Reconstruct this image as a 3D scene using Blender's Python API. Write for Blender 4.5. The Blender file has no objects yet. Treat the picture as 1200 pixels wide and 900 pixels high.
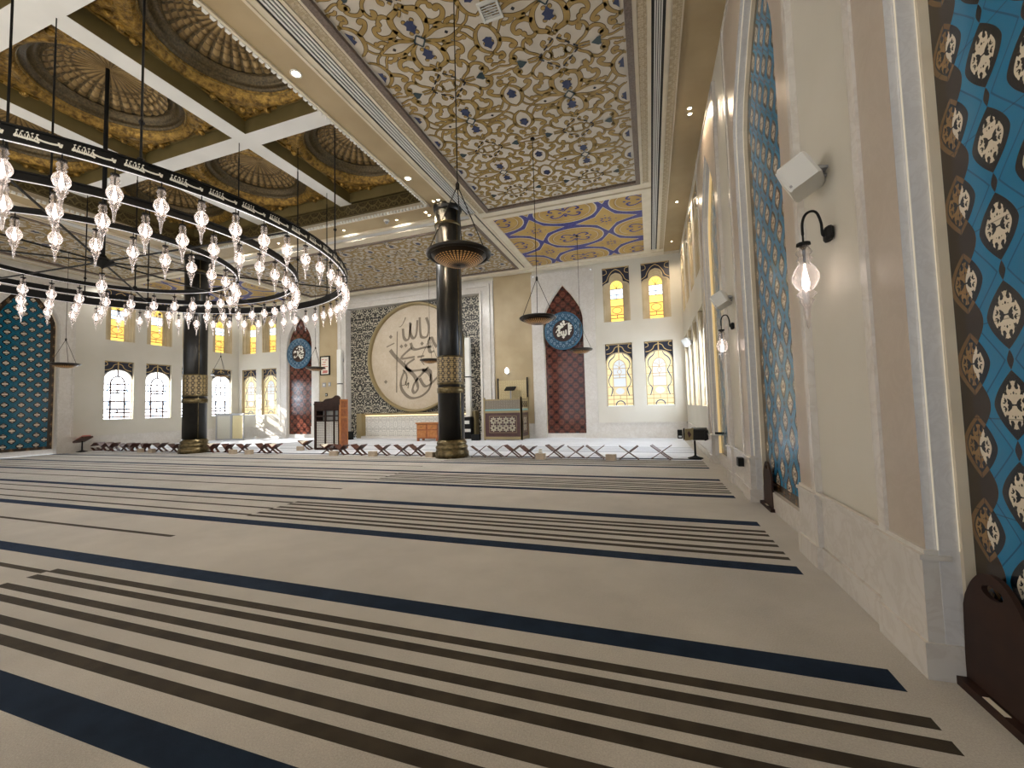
import bpy, math, random
from mathutils import Vector, Matrix
random.seed(7)
PI = math.pi
sc = bpy.context.scene
COL = sc.collection
# ------------------------------------------------------------------ camera
FPX = 480.16
YAW, PITCH, ROLL = (math.radians(a) for a in (18.6128, 3.0594, -1.519))
CAMZ = 1.6
fw = Vector((-math.sin(YAW)*math.cos(PITCH), math.cos(YAW)*math.cos(PITCH), math.sin(PITCH)))
rt0 = Vector((math.cos(YAW), math.sin(YAW), 0)); up0 = rt0.cross(fw)
rt = rt0*math.cos(ROLL) + up0*math.sin(ROLL); up = rt.cross(fw)
cam = bpy.data.cameras.new('camera'); camo = bpy.data.objects.new('camera', cam); COL.objects.link(camo)
camo.matrix_world = Matrix(((rt.x, up.x, -fw.x, 0), (rt.y, up.y, -fw.y, 0), (rt.z, up.z, -fw.z, CAMZ), (0, 0, 0, 1)))
cam.sensor_width = 36; cam.lens = FPX/1200*36; cam.clip_start = 0.05; cam.clip_end = 300
sc.camera = camo

def px(x, y, Y=None, X=None, Z=None):
    v = rt*((x-600)/FPX) + up*((450-y)/FPX) + fw
    t = (Y/v.y) if Y is not None else (X/v.x) if X is not None else (Z-CAMZ)/v.z
    return Vector((v.x*t, v.y*t, CAMZ+v.z*t))

# ------------------------------------------------------------------ mesh builder
def ident(p): return p
class MB:
    def __init__(s, M=None):
        s.v = []; s.f = []; s.mi = []; s.uv = []; s.sm = []; s.M = M or ident; s.cur = 0; s.smooth = False; s.ax = (0, 2)
    def V(s, p):
        s.v.append(s.M(p)); s.uv.append((p[s.ax[0]], p[s.ax[1]])); return len(s.v)-1
    def F(s, idx):
        s.f.append(tuple(idx)); s.mi.append(s.cur); s.sm.append(s.smooth)
    def quad(s, a, b, c, d): s.F([s.V(a), s.V(b), s.V(c), s.V(d)])
    def poly(s, pts): s.F([s.V(p) for p in pts])
    def box(s, x0, x1, y0, y1, z0, z1):
        i = [s.V((x, y, z)) for x in (x0, x1) for y in (y0, y1) for z in (z0, z1)]
        for q in ((0,1,3,2),(4,6,7,5),(0,4,5,1),(2,3,7,6),(0,2,6,4),(1,5,7,3)): s.F([i[k] for k in q])
    def obox(s, c, ax, ay, az):
        c = Vector(c); ax = Vector(ax); ay = Vector(ay); az = Vector(az)
        i = [s.V(tuple(c+ax*a+ay*b+az*d)) for a in (-1,1) for b in (-1,1) for d in (-1,1)]
        for q in ((0,1,3,2),(4,6,7,5),(0,4,5,1),(2,3,7,6),(0,2,6,4),(1,5,7,3)): s.F([i[k] for k in q])
    def bevbox(s, x0, x1, y0, y1, z0, z1, b):
        # box with chamfered vertical edges and top
        ring = lambda d, z: [s.V(p) for p in ((x0+b+d*0, y0+d, z), (x1-b, y0+d, z), (x1-d, y0+b, z), (x1-d, y1-b, z), (x1-b, y1-d, z), (x0+b, y1-d, z), (x0+d, y1-b, z), (x0+d, y0+b, z))]
        rs = [ring(0, z0), ring(0, z1-b), ring(b*.7, z1)]
        for a, c in zip(rs, rs[1:]):
            for k in range(8): s.F([a[k], a[(k+1) % 8], c[(k+1) % 8], c[k]])
        s.F(rs[0][::-1]); s.F(rs[-1])
    def prism(s, pts, y0, y1):
        # pts = (x,z) outline, extruded along y
        n = len(pts)
        a = [s.V((p[0], y0, p[1])) for p in pts]; b = [s.V((p[0], y1, p[1])) for p in pts]
        s.F(a); s.F(b[::-1])
        for k in range(n): s.F([a[k], b[k], b[(k+1) % n], a[(k+1) % n]])
    def prismz(s, pts, z0, z1):
        n = len(pts)
        a = [s.V((p[0], p[1], z0)) for p in pts]; b = [s.V((p[0], p[1], z1)) for p in pts]
        s.F(a[::-1]); s.F(b)
        for k in range(n): s.F([a[k], a[(k+1) % n], b[(k+1) % n], b[k]])
    def lathe(s, prof, c=(0, 0, 0), n=24, cap=True, a0=0, a1=2*PI):
        full = abs(a1-a0-2*PI) < 1e-6
        m = n if full else n+1
        rows = []
        for r, z in prof:
            rows.append([s.V((c[0]+r*math.cos(a0+(a1-a0)*k/n), c[1]+r*math.sin(a0+(a1-a0)*k/n), c[2]+z)) for k in range(m)])
        for a, b in zip(rows, rows[1:]):
            for k in range(n): s.F([a[k], a[(k+1) % m], b[(k+1) % m], b[k]])
        if cap and full:
            if prof[0][0] > 1e-5: s.F(rows[0][::-1])
            if prof[-1][0] > 1e-5: s.F(rows[-1])
    def tube(s, pts, r, n=6, closed=False):
        pts = [Vector(p) for p in pts]; N = len(pts); rows = []
        ref = None
        for i, p in enumerate(pts):
            if closed: d = pts[(i+1) % N]-pts[i-1]
            else: d = pts[min(i+1, N-1)]-pts[max(i-1, 0)]
            d.normalize()
            if ref is None:
                ref = Vector((0, 0, 1)) if abs(d.z) < .9 else Vector((1, 0, 0))
            u = (ref - d*ref.dot(d)).normalized(); w = d.cross(u); ref = u
            rr = r[i] if isinstance(r, (list, tuple)) else r
            rows.append([s.V(tuple(p+u*rr*math.cos(2*PI*k/n)+w*rr*math.sin(2*PI*k/n))) for k in range(n)])
        prs = list(zip(rows, rows[1:])) + ([(rows[-1], rows[0])] if closed else [])
        for a, b in prs:
            for k in range(n): s.F([a[k], a[(k+1) % n], b[(k+1) % n], b[k]])
        if not closed: s.F(rows[0][::-1]); s.F(rows[-1])
    def sphere(s, c, r, n=12, m=8):
        prof = [(max(1e-6, r*math.sin(PI*k/m)), -r*math.cos(PI*k/m)) for k in range(m+1)]
        s.lathe(prof, c, n, cap=False)
    def ribbon(s, pts, wd, h, y):
        """flat stroke in the (x,z) plane at depth y, standing h proud"""
        q = strip(pts, wd)
        a = [(s.V((l[0], y, l[1])), s.V((r_[0], y, r_[1]))) for l, r_ in q]
        for (l0, r0), (l1, r1) in zip(a, a[1:]): s.F([l0, r0, r1, l1])
        if h:
            b = [(s.V((l[0], y+h, l[1])), s.V((r_[0], y+h, r_[1]))) for l, r_ in q]
            for k in range(len(a)-1):
                s.F([a[k][0], a[k+1][0], b[k+1][0], b[k][0]]); s.F([a[k][1], b[k][1], b[k+1][1], a[k+1][1]])
    def build(s, name, mats, parent=None, kind=None, label=None):
        me = bpy.data.meshes.new(name)
        me.from_pydata(s.v, [], s.f)
        if not isinstance(mats, (list, tuple)): mats = [mats]
        for m in mats: me.materials.append(m)
        me.polygons.foreach_set('material_index', s.mi)
        me.polygons.foreach_set('use_smooth', s.sm)
        uvl = me.uv_layers.new(name='UVMap')
        vi = [0]*len(me.loops); me.loops.foreach_get('vertex_index', vi)
        flat = []
        for k in vi: flat.extend(s.uv[k])
        uvl.data.foreach_set('uv', flat)
        me.update()
        o = bpy.data.objects.new(name, me); COL.objects.link(o)
        if parent: o.parent = parent
        if kind: o['kind'] = kind
        if label: o['label'] = label
        return o

def catmull(pts, n=6):
    if len(pts) < 3: return [tuple(p) for p in pts]
    out = []
    P = [pts[0]] + list(pts) + [pts[-1]]
    for i in range(1, len(P)-2):
        a, b, c, d = P[i-1], P[i], P[i+1], P[i+2]
        for k in range(n):
            t = k/n
            out.append(tuple(.5*((2*b[j]) + (c[j]-a[j])*t + (2*a[j]-5*b[j]+4*c[j]-d[j])*t*t + (3*b[j]-a[j]-3*c[j]+d[j])*t**3) for j in range(len(b))))
    out.append(tuple(pts[-1])); return out
def strip(pts, wd):
    n = len(pts); out = []
    for i, p in enumerate(pts):
        a = pts[max(i-1, 0)]; b = pts[min(i+1, n-1)]
        dx, dz = b[0]-a[0], b[1]-a[1]; L = math.hypot(dx, dz) or 1
        t = i/(n-1)
        w = wd(t) if callable(wd) else wd
        if isinstance(w, tuple):   # broad-nib pen: (width, pen angle, min)
            ang = math.atan2(dz, dx); w = max(w[2], abs(math.sin(ang-w[1]))*w[0])
        out.append(((p[0]-dz/L*w/2, p[1]+dx/L*w/2), (p[0]+dz/L*w/2, p[1]-dx/L*w/2)))
    return out
def empty(name, loc=(0, 0, 0), rz=0):
    o = bpy.data.objects.new(name, None); COL.objects.link(o); o.location = loc; o.rotation_euler = (0, 0, rz); o.empty_display_size = .1
    return o
def tag(o, label, cat, group=None):
    o['label'] = label; o['category'] = cat
    if group: o['group'] = group
    return o
def dup(o, parent=None):
    c = o.copy(); COL.objects.link(c)
    if parent: c.parent = parent
    for ch in list(o.children): dup(ch, c)
    return c
def S(o): o['kind'] = 'structure'; return o

# ------------------------------------------------------------------ node expressions
class Ex:
    def __init__(s, nt, k): s.nt = nt; s.k = k
    def _m(s, op, *a):
        n = s.nt.nodes.new('ShaderNodeMath'); n.operation = op
        for i, x in enumerate((s,)+a):
            if isinstance(x, Ex): s.nt.links.new(x.k, n.inputs[i])
            else: n.inputs[i].default_value = x
        return Ex(s.nt, n.outputs[0])
    def __add__(s, o): return s._m('ADD', o)
    def __sub__(s, o): return s._m('SUBTRACT', o)
    def __mul__(s, o): return s._m('MULTIPLY', o)
    def __truediv__(s, o): return s._m('DIVIDE', o)
    def __radd__(s, o): return s._m('ADD', o)
    def __rmul__(s, o): return s._m('MULTIPLY', o)
    def __rsub__(s, o): return s._m('MULTIPLY', -1.0)._m('ADD', o)
    def lt(s, o): return s._m('LESS_THAN', o)
    def gt(s, o): return s._m('GREATER_THAN', o)
    def abs(s): return s._m('ABSOLUTE')
    def fr(s): return s._m('FRACT')
    def fl(s): return s._m('FLOOR')
    def mn(s, o): return s._m('MINIMUM', o)
    def mx(s, o): return s._m('MAXIMUM', o)
    def pw(s, o): return s._m('POWER', o)
    def sin(s): return s._m('SINE')
    def cos(s): return s._m('COSINE')
    def sqrt(s): return s._m('SQRT')
    def mod(s, o): return s._m('MODULO', o)
    def atan2(s, o): return s._m('ARCTAN2', o)
class Mat:
    def __init__(s, name, col=(.5, .5, .5), rough=.5, metal=0, spec=.5, **kw):
        s.m = bpy.data.materials.new(name); s.m.use_nodes = True; s.nt = s.m.node_tree
        s.b = s.nt.nodes['Principled BSDF']
        s.set('Base Color', (*col, 1)); s.set('Roughness', rough); s.set('Metallic', metal); s.set('Specular IOR Level', spec)
        for k, v in kw.items(): s.set(k.replace('_', ' '), v)
        s.m.diffuse_color = (*col, 1)
    def set(s, k, v):
        if isinstance(v, Ex): s.nt.links.new(v.k, s.b.inputs[k])
        elif hasattr(v, 'node'): s.nt.links.new(v, s.b.inputs[k])
        else: s.b.inputs[k].default_value = v
    def uv(s):
        n = s.nt.nodes.new('ShaderNodeUVMap'); sp = s.nt.nodes.new('ShaderNodeSeparateXYZ'); s.nt.links.new(n.outputs[0], sp.inputs[0])
        return Ex(s.nt, sp.outputs[0]), Ex(s.nt, sp.outputs[1])
    def pos(s):
        n = s.nt.nodes.new('ShaderNodeTexCoord'); return n.outputs['Object']
    def xyz(s):
        sp = s.nt.nodes.new('ShaderNodeSeparateXYZ'); s.nt.links.new(s.pos(), sp.inputs[0]); return [Ex(s.nt, o) for o in sp.outputs]
    def vec(s, x, y, z=0.0):
        c = s.nt.nodes.new('ShaderNodeCombineXYZ')
        for i, a in enumerate((x, y, z)):
            if isinstance(a, Ex): s.nt.links.new(a.k, c.inputs[i])
            else: c.inputs[i].default_value = a
        return c.outputs[0]
    def noise(s, scale, detail=3, rough=.5, vec=None, dist=0):
        n = s.nt.nodes.new('ShaderNodeTexNoise'); n.inputs['Scale'].default_value = scale; n.inputs['Detail'].default_value = detail
        n.inputs['Roughness'].default_value = rough; n.inputs['Distortion'].default_value = dist
        s.nt.links.new(vec if vec is not None else s.pos(), n.inputs['Vector']); return Ex(s.nt, n.outputs[0])
    def mix(s, f, a, b):
        n = s.nt.nodes.new('ShaderNodeMix'); n.data_type = 'RGBA'; n.clamp_factor = True
        if isinstance(f, Ex): s.nt.links.new(f.k, n.inputs[0])
        else: n.inputs[0].default_value = f
        for i, c in ((6, a), (7, b)):
            if hasattr(c, 'node'): s.nt.links.new(c, n.inputs[i])
            else: n.inputs[i].default_value = (*c, 1)
        return n.outputs[2]
    def bump(s, h, strength=.3, dist=.01):
        n = s.nt.nodes.new('ShaderNodeBump'); n.inputs['Strength'].default_value = strength; n.inputs['Distance'].default_value = dist
        s.nt.links.new(h.k, n.inputs['Height']); s.nt.links.new(n.outputs[0], s.b.inputs['Normal'])
def noisy(name, a, b, scale, rough=.5, detail=4, bump=0, bscale=None, c=(.35, .65), **kw):
    m = Mat(name, a, rough, **kw)
    f = (m.noise(scale, detail)-c[0])*(1/(c[1]-c[0]))
    m.set('Base Color', m.mix(f, a, b))
    if bump: m.bump(m.noise(bscale or scale*4, 3), bump, .01)
    return m.m
def plain(name, col, rough=.5, **kw): return Mat(name, col, rough, **kw).m
def emit(name, col, st, base=None):
    return Mat(name, base or col, .4, Emission_Color=(*col, 1), Emission_Strength=st).m
# ------------------------------------------------------------------ materials
M_ = {}
def lattice(m, cw, ch, a, b, uo=0.0, vo=0.0):
    """two staggered lattices of pointed ovals; returns f (min) and |f1-f2|, local px,pz"""
    u, v = m.uv(); u = (u+uo)/cw; v = (v+vo)/ch
    fs = []
    for off in (0.0, .5):
        p = ((u+off).fr()-.5).abs()*cw; q = ((v+off).fr()-.5).abs()*ch
        fs.append((p/a + (q/b).pw(1.6), p, q))
    f1, f2 = fs[0][0], fs[1][0]
    sel = f1.lt(f2)
    p = fs[0][1]*sel + fs[1][1]*(1-sel); q = fs[0][2]*sel + fs[1][2]*(1-sel)
    return f1.mn(f2), (f1-f2).abs(), p, q
def tilemat(name, ground, ground2, lace, inkc, line, cw=.49, ch=.44, a=.085, b=.165, rough=.18, linew=.16, lacescale=30, edge=None):
    m = Mat(name, ground, rough, spec=.6)
    f, df, p, q = lattice(m, cw, ch, a, b)
    nz = m.noise(lacescale, 1, .4, m.vec(p, q, 3.7))
    inside = f.lt(.78); ink = f.lt(1.16)
    c = m.mix(m.noise(1.3, 3), ground, ground2)
    c = m.mix((df.lt(linew))*1.0, c, line)
    if edge:      # small leaf buds on the stems, and a border that follows the medallions
        u, v = m.uv()
        for off in (0.0, .5):
            bp = ((u/cw+off).fr()-.5).abs()*cw; bq = ((v/ch+off+.5).fr()-.5).abs()*ch
            c = m.mix((bp/.02+(bq/.05).pw(1.5)).lt(1.0), c, inkc)
        brown = u.abs().gt((v*(2*PI/ch)).cos()*.05+(u.abs()*0.0+edge))
        c = m.mix(brown, c, (.030, .018, .009)); lace_b = (.26, .15, .06)
    c = m.mix(ink, c, inkc)
    if edge:
        c = m.mix(ink*brown*f.gt(.86), c, (.15, .085, .035))
        lc = m.mix(brown, lace, (.24, .14, .055))
        c = m.mix(inside*nz.gt(.47), c, lc)
    else: c = m.mix(inside*nz.gt(.47), c, lace)
    u, v = m.uv()
    gr = (((u/.49).fr()-.5).abs().gt(.494)).mx(((v/.49).fr()-.5).abs().gt(.494))
    c = m.mix(gr*.5, c, inkc)
    m.set('Base Color', c)
    return m.m
M_['blue'] = tilemat('blue_tile', (.004, .15, .31), (.010, .19, .36), (.64, .56, .43), (.007, .010, .016), (.003, .09, .19), linew=.10, lacescale=42, edge=.93, a=.104, b=.155)
M_['bluefar'] = tilemat('blue_tile_net', (.008, .105, .17), (.012, .13, .21), (.60, .53, .43), (.006, .012, .02), (.004, .03, .055), a=.115, b=.13, rough=.13)
M_['brown'] = tilemat('brown_tile', (.030, .018, .009), (.040, .024, .012), (.23, .13, .055), (.045, .027, .013), (.016, .010, .006), rough=.2)
def redtile():
    m = Mat('red_tile', (.12, .03, .02), .13, spec=.6)
    f, df, p, q = lattice(m, .50, .50, .24, .25)
    f = ((p/.185).pw(2.0)+(q/.205).pw(2.0))
    nz = m.noise(18, 1, .4, m.vec(p, q, 1.2))
    c = m.mix(f.gt(.55)*f.lt(.70), (.085, .024, .016), (.035, .009, .007))
    c = m.mix(f.gt(1.0), c, (.014, .005, .004))
    c = m.mix((f.lt(.5)*nz.gt(.52)), c, (.145, .045, .027))
    m.set('Base Color', c); return m.m
M_['red'] = redtile()
def screen(name, dark, light, cw, ch, sc_, thr, rough=.4):
    m = Mat(name, dark, rough)
    u, v = m.uv()
    p = ((u/cw).fr()-.5).abs()*cw; q = ((v/ch).fr()-.5).abs()*ch
    n = m.noise(sc_, 1.5, .5, m.vec(p, q, 5.1))
    m.set('Base Color', m.mix(n.gt(thr), dark, light)); m.bump(n, .5, .02)
    return m.m
M_['screen'] = screen('carved_screen', (.014, .013, .011), (.42, .385, .30), 1.1, 50., 11, .53)
M_['lowscreen'] = screen('pale_screen', (.42, .41, .38), (.68, .66, .61), .5, .5, 22, .5)
def carpet(name, a, b, sheen, stint=(1, 1, 1)):
    m = Mat(name, a, .95, spec=.12, Sheen_Weight=sheen, Sheen_Roughness=.4, Sheen_Tint=(*stint, 1))
    n = m.noise(.9, 7, .62)*.55+m.noise(110, 2, .6)*.45
    m.set('Base Color', m.mix((n-.36)*3.6, a, b)); m.bump(m.noise(240, 2), .5, .012); return m.m
M_['carpet'] = carpet('carpet_beige', (.36, .33, .285), (.545, .505, .445), .45, (.85, .92, 1))
M_['carpet_sheen_tint'] = carpet('carpet_sheen_tint', (.56, .59, .64), (.71, .74, .79), .5)  # same carpet, window daylight sheen painted in as a paler bluish colour
M_['navy'] = noisy('carpet_navy', (.004, .010, .022), (.008, .018, .036), 6, .9, 4, .35, 260, spec=.15, Sheen_Weight=.10, Sheen_Roughness=.3, Sheen_Tint=(.3, .5, 1, 1))
M_['stripe'] = noisy('carpet_brown', (.026, .019, .011), (.044, .033, .020), 6, .95, 4, .35, 260, spec=.12, Sheen_Weight=.08)
M_['stripe_sheen_tint'] = noisy('carpet_stripe_sheen', (.33, .355, .40), (.40, .43, .475), 6, .95, 4, .3, 260, spec=.15)  # stripes of the far zone, washed out by the painted daylight sheen
def marble(name, a, b, vein, sc_=1.6, rough=.22, st=.5):
    m = Mat(name, a, rough, spec=.5)
    n = m.noise(sc_, 5, .55, dist=.6)
    n2 = m.noise(sc_*2.3, 6, .6, dist=1.6)
    vv = (1-((n2-.5).abs()*14)).mx(0.0)
    c = m.mix((n-.3)*2.2, a, b); c = m.mix(vv*st, c, vein)
    m.set('Base Color', c); return m.m
M_['marble'] = marble('white_marble', (.60, .57, .52), (.68, .65, .61), (.48, .43, .37), 1.4, .25, .35)
M_['marble_tan'] = marble('tan_marble', (.43, .365, .30), (.49, .425, .355), (.55, .49, .42), 1.8, .34, .2)
M_['marble_grey'] = marble('grey_marble', (.60, .59, .585), (.67, .66, .65), (.52, .50, .49), 2.4, .3, .4)
M_['plaster'] = noisy('plaster', (.555, .525, .445), (.62, .59, .515), .5, .5, 4, .12, 5, spec=.4)
M_['plaster_gold'] = noisy('gold_plaster', (.38, .29, .16), (.47, .37, .22), .8, .45, 5, .15, 5, spec=.45)
M_['ceil'] = noisy('ceiling_plaster', (.33, .25, .135), (.41, .32, .185), .7, .5, 4, .1, 3)
M_['mold'] = noisy('cream_moulding', (.60, .53, .40), (.66, .59, .46), 3, .4, 3)
M_['mold_pat'] = screen('patterned_moulding', (.36, .29, .18), (.48, .40, .27), .22, .22, 34, .5)
M_['white'] = plain('white_paint', (.74, .74, .70), .45)
M_['beam'] = noisy('pale_beam', (.70, .71, .69), (.76, .77, .75), 1, .5, 3)
M_['slot'] = plain('dark_slot', (.010, .009, .008), .6)
M_['slat'] = plain('grille_slat', (.62, .62, .60), .4)
M_['frame_dk'] = noisy('brown_frame', (.10, .072, .055), (.16, .12, .095), 30, .4, 2)
M_['cream'] = noisy('panel_cream', (.52, .475, .40), (.58, .53, .455), 3, .6, 3)
M_['gold'] = noisy('panel_gold', (.31, .205, .055), (.37, .25, .08), 3, .45, 3)
M_['golddk'] = plain('panel_gold_outline', (.085, .052, .014), .5)
M_['pblue'] = plain('panel_blue', (.022, .035, .10), .45)
M_['pteal'] = plain('panel_teal', (.02, .045, .055), .45)
M_['pblack'] = plain('panel_black', (.012, .013, .02), .5)
M_['royal'] = noisy('royal_blue', (.022, .024, .15), (.06, .065, .25), 14, .5, 3)
M_['ochre'] = noisy('panel_ochre', (.38, .235, .055), (.46, .30, .085), 2, .5, 3)
M_['ochredk'] = noisy('panel_ochre_dark', (.30, .17, .04), (.40, .24, .07), 3, .5, 3)
M_['olive'] = noisy('olive_gilt', (.15, .118, .045), (.19, .15, .062), 1.5, .4, 3, .1, 10, metal=.25)
def gilt():
    m = Mat('gilt_relief', (.35, .21, .05), .35, metal=.55)
    n = m.noise(9, 4, .6); n2 = m.noise(26, 2, .5)
    m.set('Base Color', m.mix((n-.35)*3, (.10, .055, .010), (.42, .26, .055))); m.bump(n*.7+n2*.3, .9, .05); return m.m
M_['gilt'] = gilt()
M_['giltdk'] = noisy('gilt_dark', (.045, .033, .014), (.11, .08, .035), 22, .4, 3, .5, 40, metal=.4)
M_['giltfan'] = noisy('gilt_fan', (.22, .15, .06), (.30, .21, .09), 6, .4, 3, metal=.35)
M_['black'] = plain('black_metal', (.005, .005, .005), .6, spec=.25)
def colmat():
    m = Mat('black_column', (.008, .008, .008), .32, spec=.4)
    n = m.noise(3, 5, .6); m.set('Base Color', m.mix((n-.45)*2, (.006, .006, .006), (.022, .020, .016))); return m.m
M_['column'] = colmat()
M_['brass'] = noisy('aged_brass', (.085, .065, .03), (.18, .14, .07), 10, .3, 3, metal=.8)
M_['brassband'] = screen('brass_band', (.035, .024, .010), (.34, .25, .11), .2, .2, 34, .5, .4)
def glass():
    m = bpy.data.materials.new('clear_glass'); m.use_nodes = True; nt = m.node_tree
    nt.nodes.remove(nt.nodes['Principled BSDF'])
    out = nt.nodes['Material Output']
    tr = nt.nodes.new('ShaderNodeBsdfTransparent'); tr.inputs[0].default_value = (.93, .90, .89, 1)
    gl = nt.nodes.new('ShaderNodeBsdfGlossy'); gl.inputs['Roughness'].default_value = .12; gl.inputs[0].default_value = (.95, .92, .92, 1)
    tl = nt.nodes.new('ShaderNodeBsdfTranslucent'); tl.inputs[0].default_value = (.9, .86, .85, 1)
    lw = nt.nodes.new('ShaderNodeLayerWeight'); lw.inputs[0].default_value = .5
    m1 = nt.nodes.new('ShaderNodeMixShader'); m1.inputs[0].default_value = .45
    nt.links.new(gl.outputs[0], m1.inputs[1]); nt.links.new(tl.outputs[0], m1.inputs[2])
    mr = nt.nodes.new('ShaderNodeMapRange'); mr.inputs[3].default_value = .20; mr.inputs[4].default_value = .85; nt.links.new(lw.outputs['Facing'], mr.inputs[0])
    m2 = nt.nodes.new('ShaderNodeMixShader'); nt.links.new(mr.outputs[0], m2.inputs[0])
    nt.links.new(tr.outputs[0], m2.inputs[1]); nt.links.new(m1.outputs[0], m2.inputs[2]); nt.links.new(m2.outputs[0], out.inputs[0])
    return m
M_['glass'] = glass()
M_['bulb'] = emit('lit_bulb', (1, .86, .78), 11)
M_['ledwarm'] = emit('warm_led', (1, .78, .45), 1.5)
M_['ledgold'] = emit('gold_led', (1, .72, .34), .42, (.6, .45, .2))
M_['ledline'] = emit('jamb_led', (1, .88, .66), .28, (.6, .55, .45))
M_['down'] = emit('downlight_lens', (1, .80, .50), 60)
M_['ringlight'] = emit('ring_diffuser', (.95, .95, 1), .22)
M_['letter'] = plain('cream_lettering', (.82, .80, .72), .4)
M_['lettergrey'] = plain('grey_inlay', (.20, .165, .125), .7, spec=.2)
M_['disc'] = marble('disc_marble', (.44, .36, .26), (.54, .465, .36), (.38, .30, .20), .9, .42, .3)
M_['medblue'] = screen('blue_enamel', (.018, .065, .12), (.17, .27, .36), .3, .3, 20, .53, .25)
M_['medplain'] = plain('blue_enamel_rim', (.045, .12, .19), .25)
M_['medbrown'] = plain('maroon_enamel', (.028, .010, .008), .3)
M_['wood'] = noisy('dark_wood', (.020, .008, .005), (.034, .014, .008), 7, .55, 4, spec=.3)
M_['woodred'] = noisy('red_wood', (.20, .062, .022), (.30, .10, .036), 8, .4, 4)
M_['woodorange'] = noisy('orange_wood', (.33, .125, .035), (.44, .18, .055), 9, .4, 4)
M_['rehal'] = noisy('bookstand_wood', (.055, .018, .012), (.10, .034, .02), 12, .45, 3)
M_['maroon'] = noisy('maroon_wood', (.045, .014, .013), (.07, .022, .02), 6, .35, 3)
M_['ivory'] = plain('ivory_inlay', (.66, .60, .45), .4)
M_['teal'] = plain('teal_inlay', (.18, .36, .36), .4)
M_['goldtrim'] = plain('gold_trim', (.30, .235, .12), .4, metal=.4)
M_['plastic'] = plain('white_plastic', (.63, .63, .60), .4)
M_['offwhite'] = plain('speaker_white', (.72, .71, .66), .4)
M_['grey'] = plain('grey_plastic', (.30, .30, .30), .5)
M_['paper'] = plain('paper', (.75, .70, .58), .6)
M_['pink'] = plain('pink_ink', (.52, .16, .13), .6)
M_['tissue'] = noisy('tissue_carton', (.40, .33, .25), (.5, .42, .32), 8, .6, 3)
M_['cloth'] = plain('black_cloth', (.010, .010, .010), .8)
M_['meshgold'] = screen('gold_mesh', (.38, .28, .12), (.62, .52, .30), .12, .12, 60, .5, .35)
M_['silver'] = screen('silver_lattice', (.30, .28, .22), (.60, .57, .47), .16, .16, 45, .5, .35)
M_['goldlat'] = screen('gilt_lattice', (.36, .27, .10), (.78, .68, .40), .16, .16, 45, .5, .35)
M_['navyhead'] = plain('navy_header', (.010, .014, .035), .35)
M_['lead'] = plain('gilt_lead', (.62, .45, .20), .5)
M_['leadbrown'] = plain('brown_lead', (.20, .12, .09), .5)
M_['leadblue'] = plain('blue_lead', (.02, .055, .14), .4)
M_['g_yellow'] = emit('lit_yellow_glass', (1, .76, .16), 1.0, (.9, .7, .2))
M_['g_amber'] = emit('lit_amber_glass', (1, .64, .12), .9, (.9, .6, .2))
M_['g_sky'] = emit('lit_clear_glass', (.68, .84, 1), 1.6, (.8, .9, 1))
M_['g_cream'] = emit('lit_cream_glass', (1, .84, .46), .70, (.35, .32, .2))
M_['g_honey'] = emit('lit_honey_glass', (1, .80, .42), .55, (.35, .3, .2))
M_['g_white'] = emit('lit_white_glass', (.86, .93, 1), .62, (.25, .25, .25))
def sunglass():
    m = Mat('daylit_clear_glass', (.9, .95, 1), .4, Emission_Color=(.84, .92, 1, 1), Emission_Strength=13.0)
    t = m.nt.nodes.new('ShaderNodeBsdfTransparent'); mx = m.nt.nodes.new('ShaderNodeMixShader'); mx.inputs[0].default_value = .45
    m.nt.links.new(t.outputs[0], mx.inputs[1]); m.nt.links.new(m.b.outputs[0], mx.inputs[2]); m.nt.links.new(mx.outputs[0], m.nt.nodes['Material Output'].inputs[0])
    return m.m
M_['g_blown'] = sunglass()
M_['g_side'] = emit('daylit_side_glass', (.80, .89, 1), 15.0, (.9, .95, 1))
M_['reveal'] = noisy('window_reveal', (.45, .36, .22), (.52, .43, .28), 2, .5, 3)
M_['leadsky'] = plain('pale_blue_lead', (.10, .28, .50), .5)
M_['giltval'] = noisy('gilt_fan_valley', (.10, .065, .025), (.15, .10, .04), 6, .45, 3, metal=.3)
M_['parapet'] = screen('bronze_parapet', (.11, .09, .065), (.27, .23, .175), .12, .12, 60, .5)
# ------------------------------------------------------------------ shell
YF, XR, XL, YB, ZC = 19.5, 1.5, -25.3, -9.0, 8.3
CX = -12.2                       # centre line of the hall
farM = lambda p: (p[0], YF+p[1], p[2])
rightM = lambda p: (XR+p[1], p[0], p[2])
leftM = lambda p: (XL-p[1], p[0], p[2])

def anchor(root, loc):
    root.location = loc
    for c in root.children: c.location = c.location - Vector(loc)
    return root

def loft(mb, outs, close=False):
    rows = [[mb.V((x, v, z)) for x, z in pts] for pts, v in outs]
    n = len(rows[0])
    for a, b in zip(rows, rows[1:]):
        for k in range(n if close else n-1): mb.F([a[k], a[(k+1) % n], b[(k+1) % n], b[k]])

def wall_grid(name, M, u0, u1, z0, z1, holes, mat, zones=()):
    mb = MB(M)
    us = sorted({u0, u1, *[h[0] for h in holes], *[h[1] for h in holes], *[z[0] for z in zones], *[z[1] for z in zones]})
    zs = sorted({z0, z1, *[h[2] for h in holes], *[h[3] for h in holes]})
    for a, b in zip(us, us[1:]):
        for c, d in zip(zs, zs[1:]):
            m = ((a+b)/2, (c+d)/2)
            if any(h[0] < m[0] < h[1] and h[2] < m[1] < h[3] for h in holes): continue
            mb.cur = 1 if any(z[0] < m[0] < z[1] for z in zones) else 0
            mb.quad((a, 0, c), (b, 0, c), (b, 0, d), (a, 0, d))
    return S(mb.build(name, mat))

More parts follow.
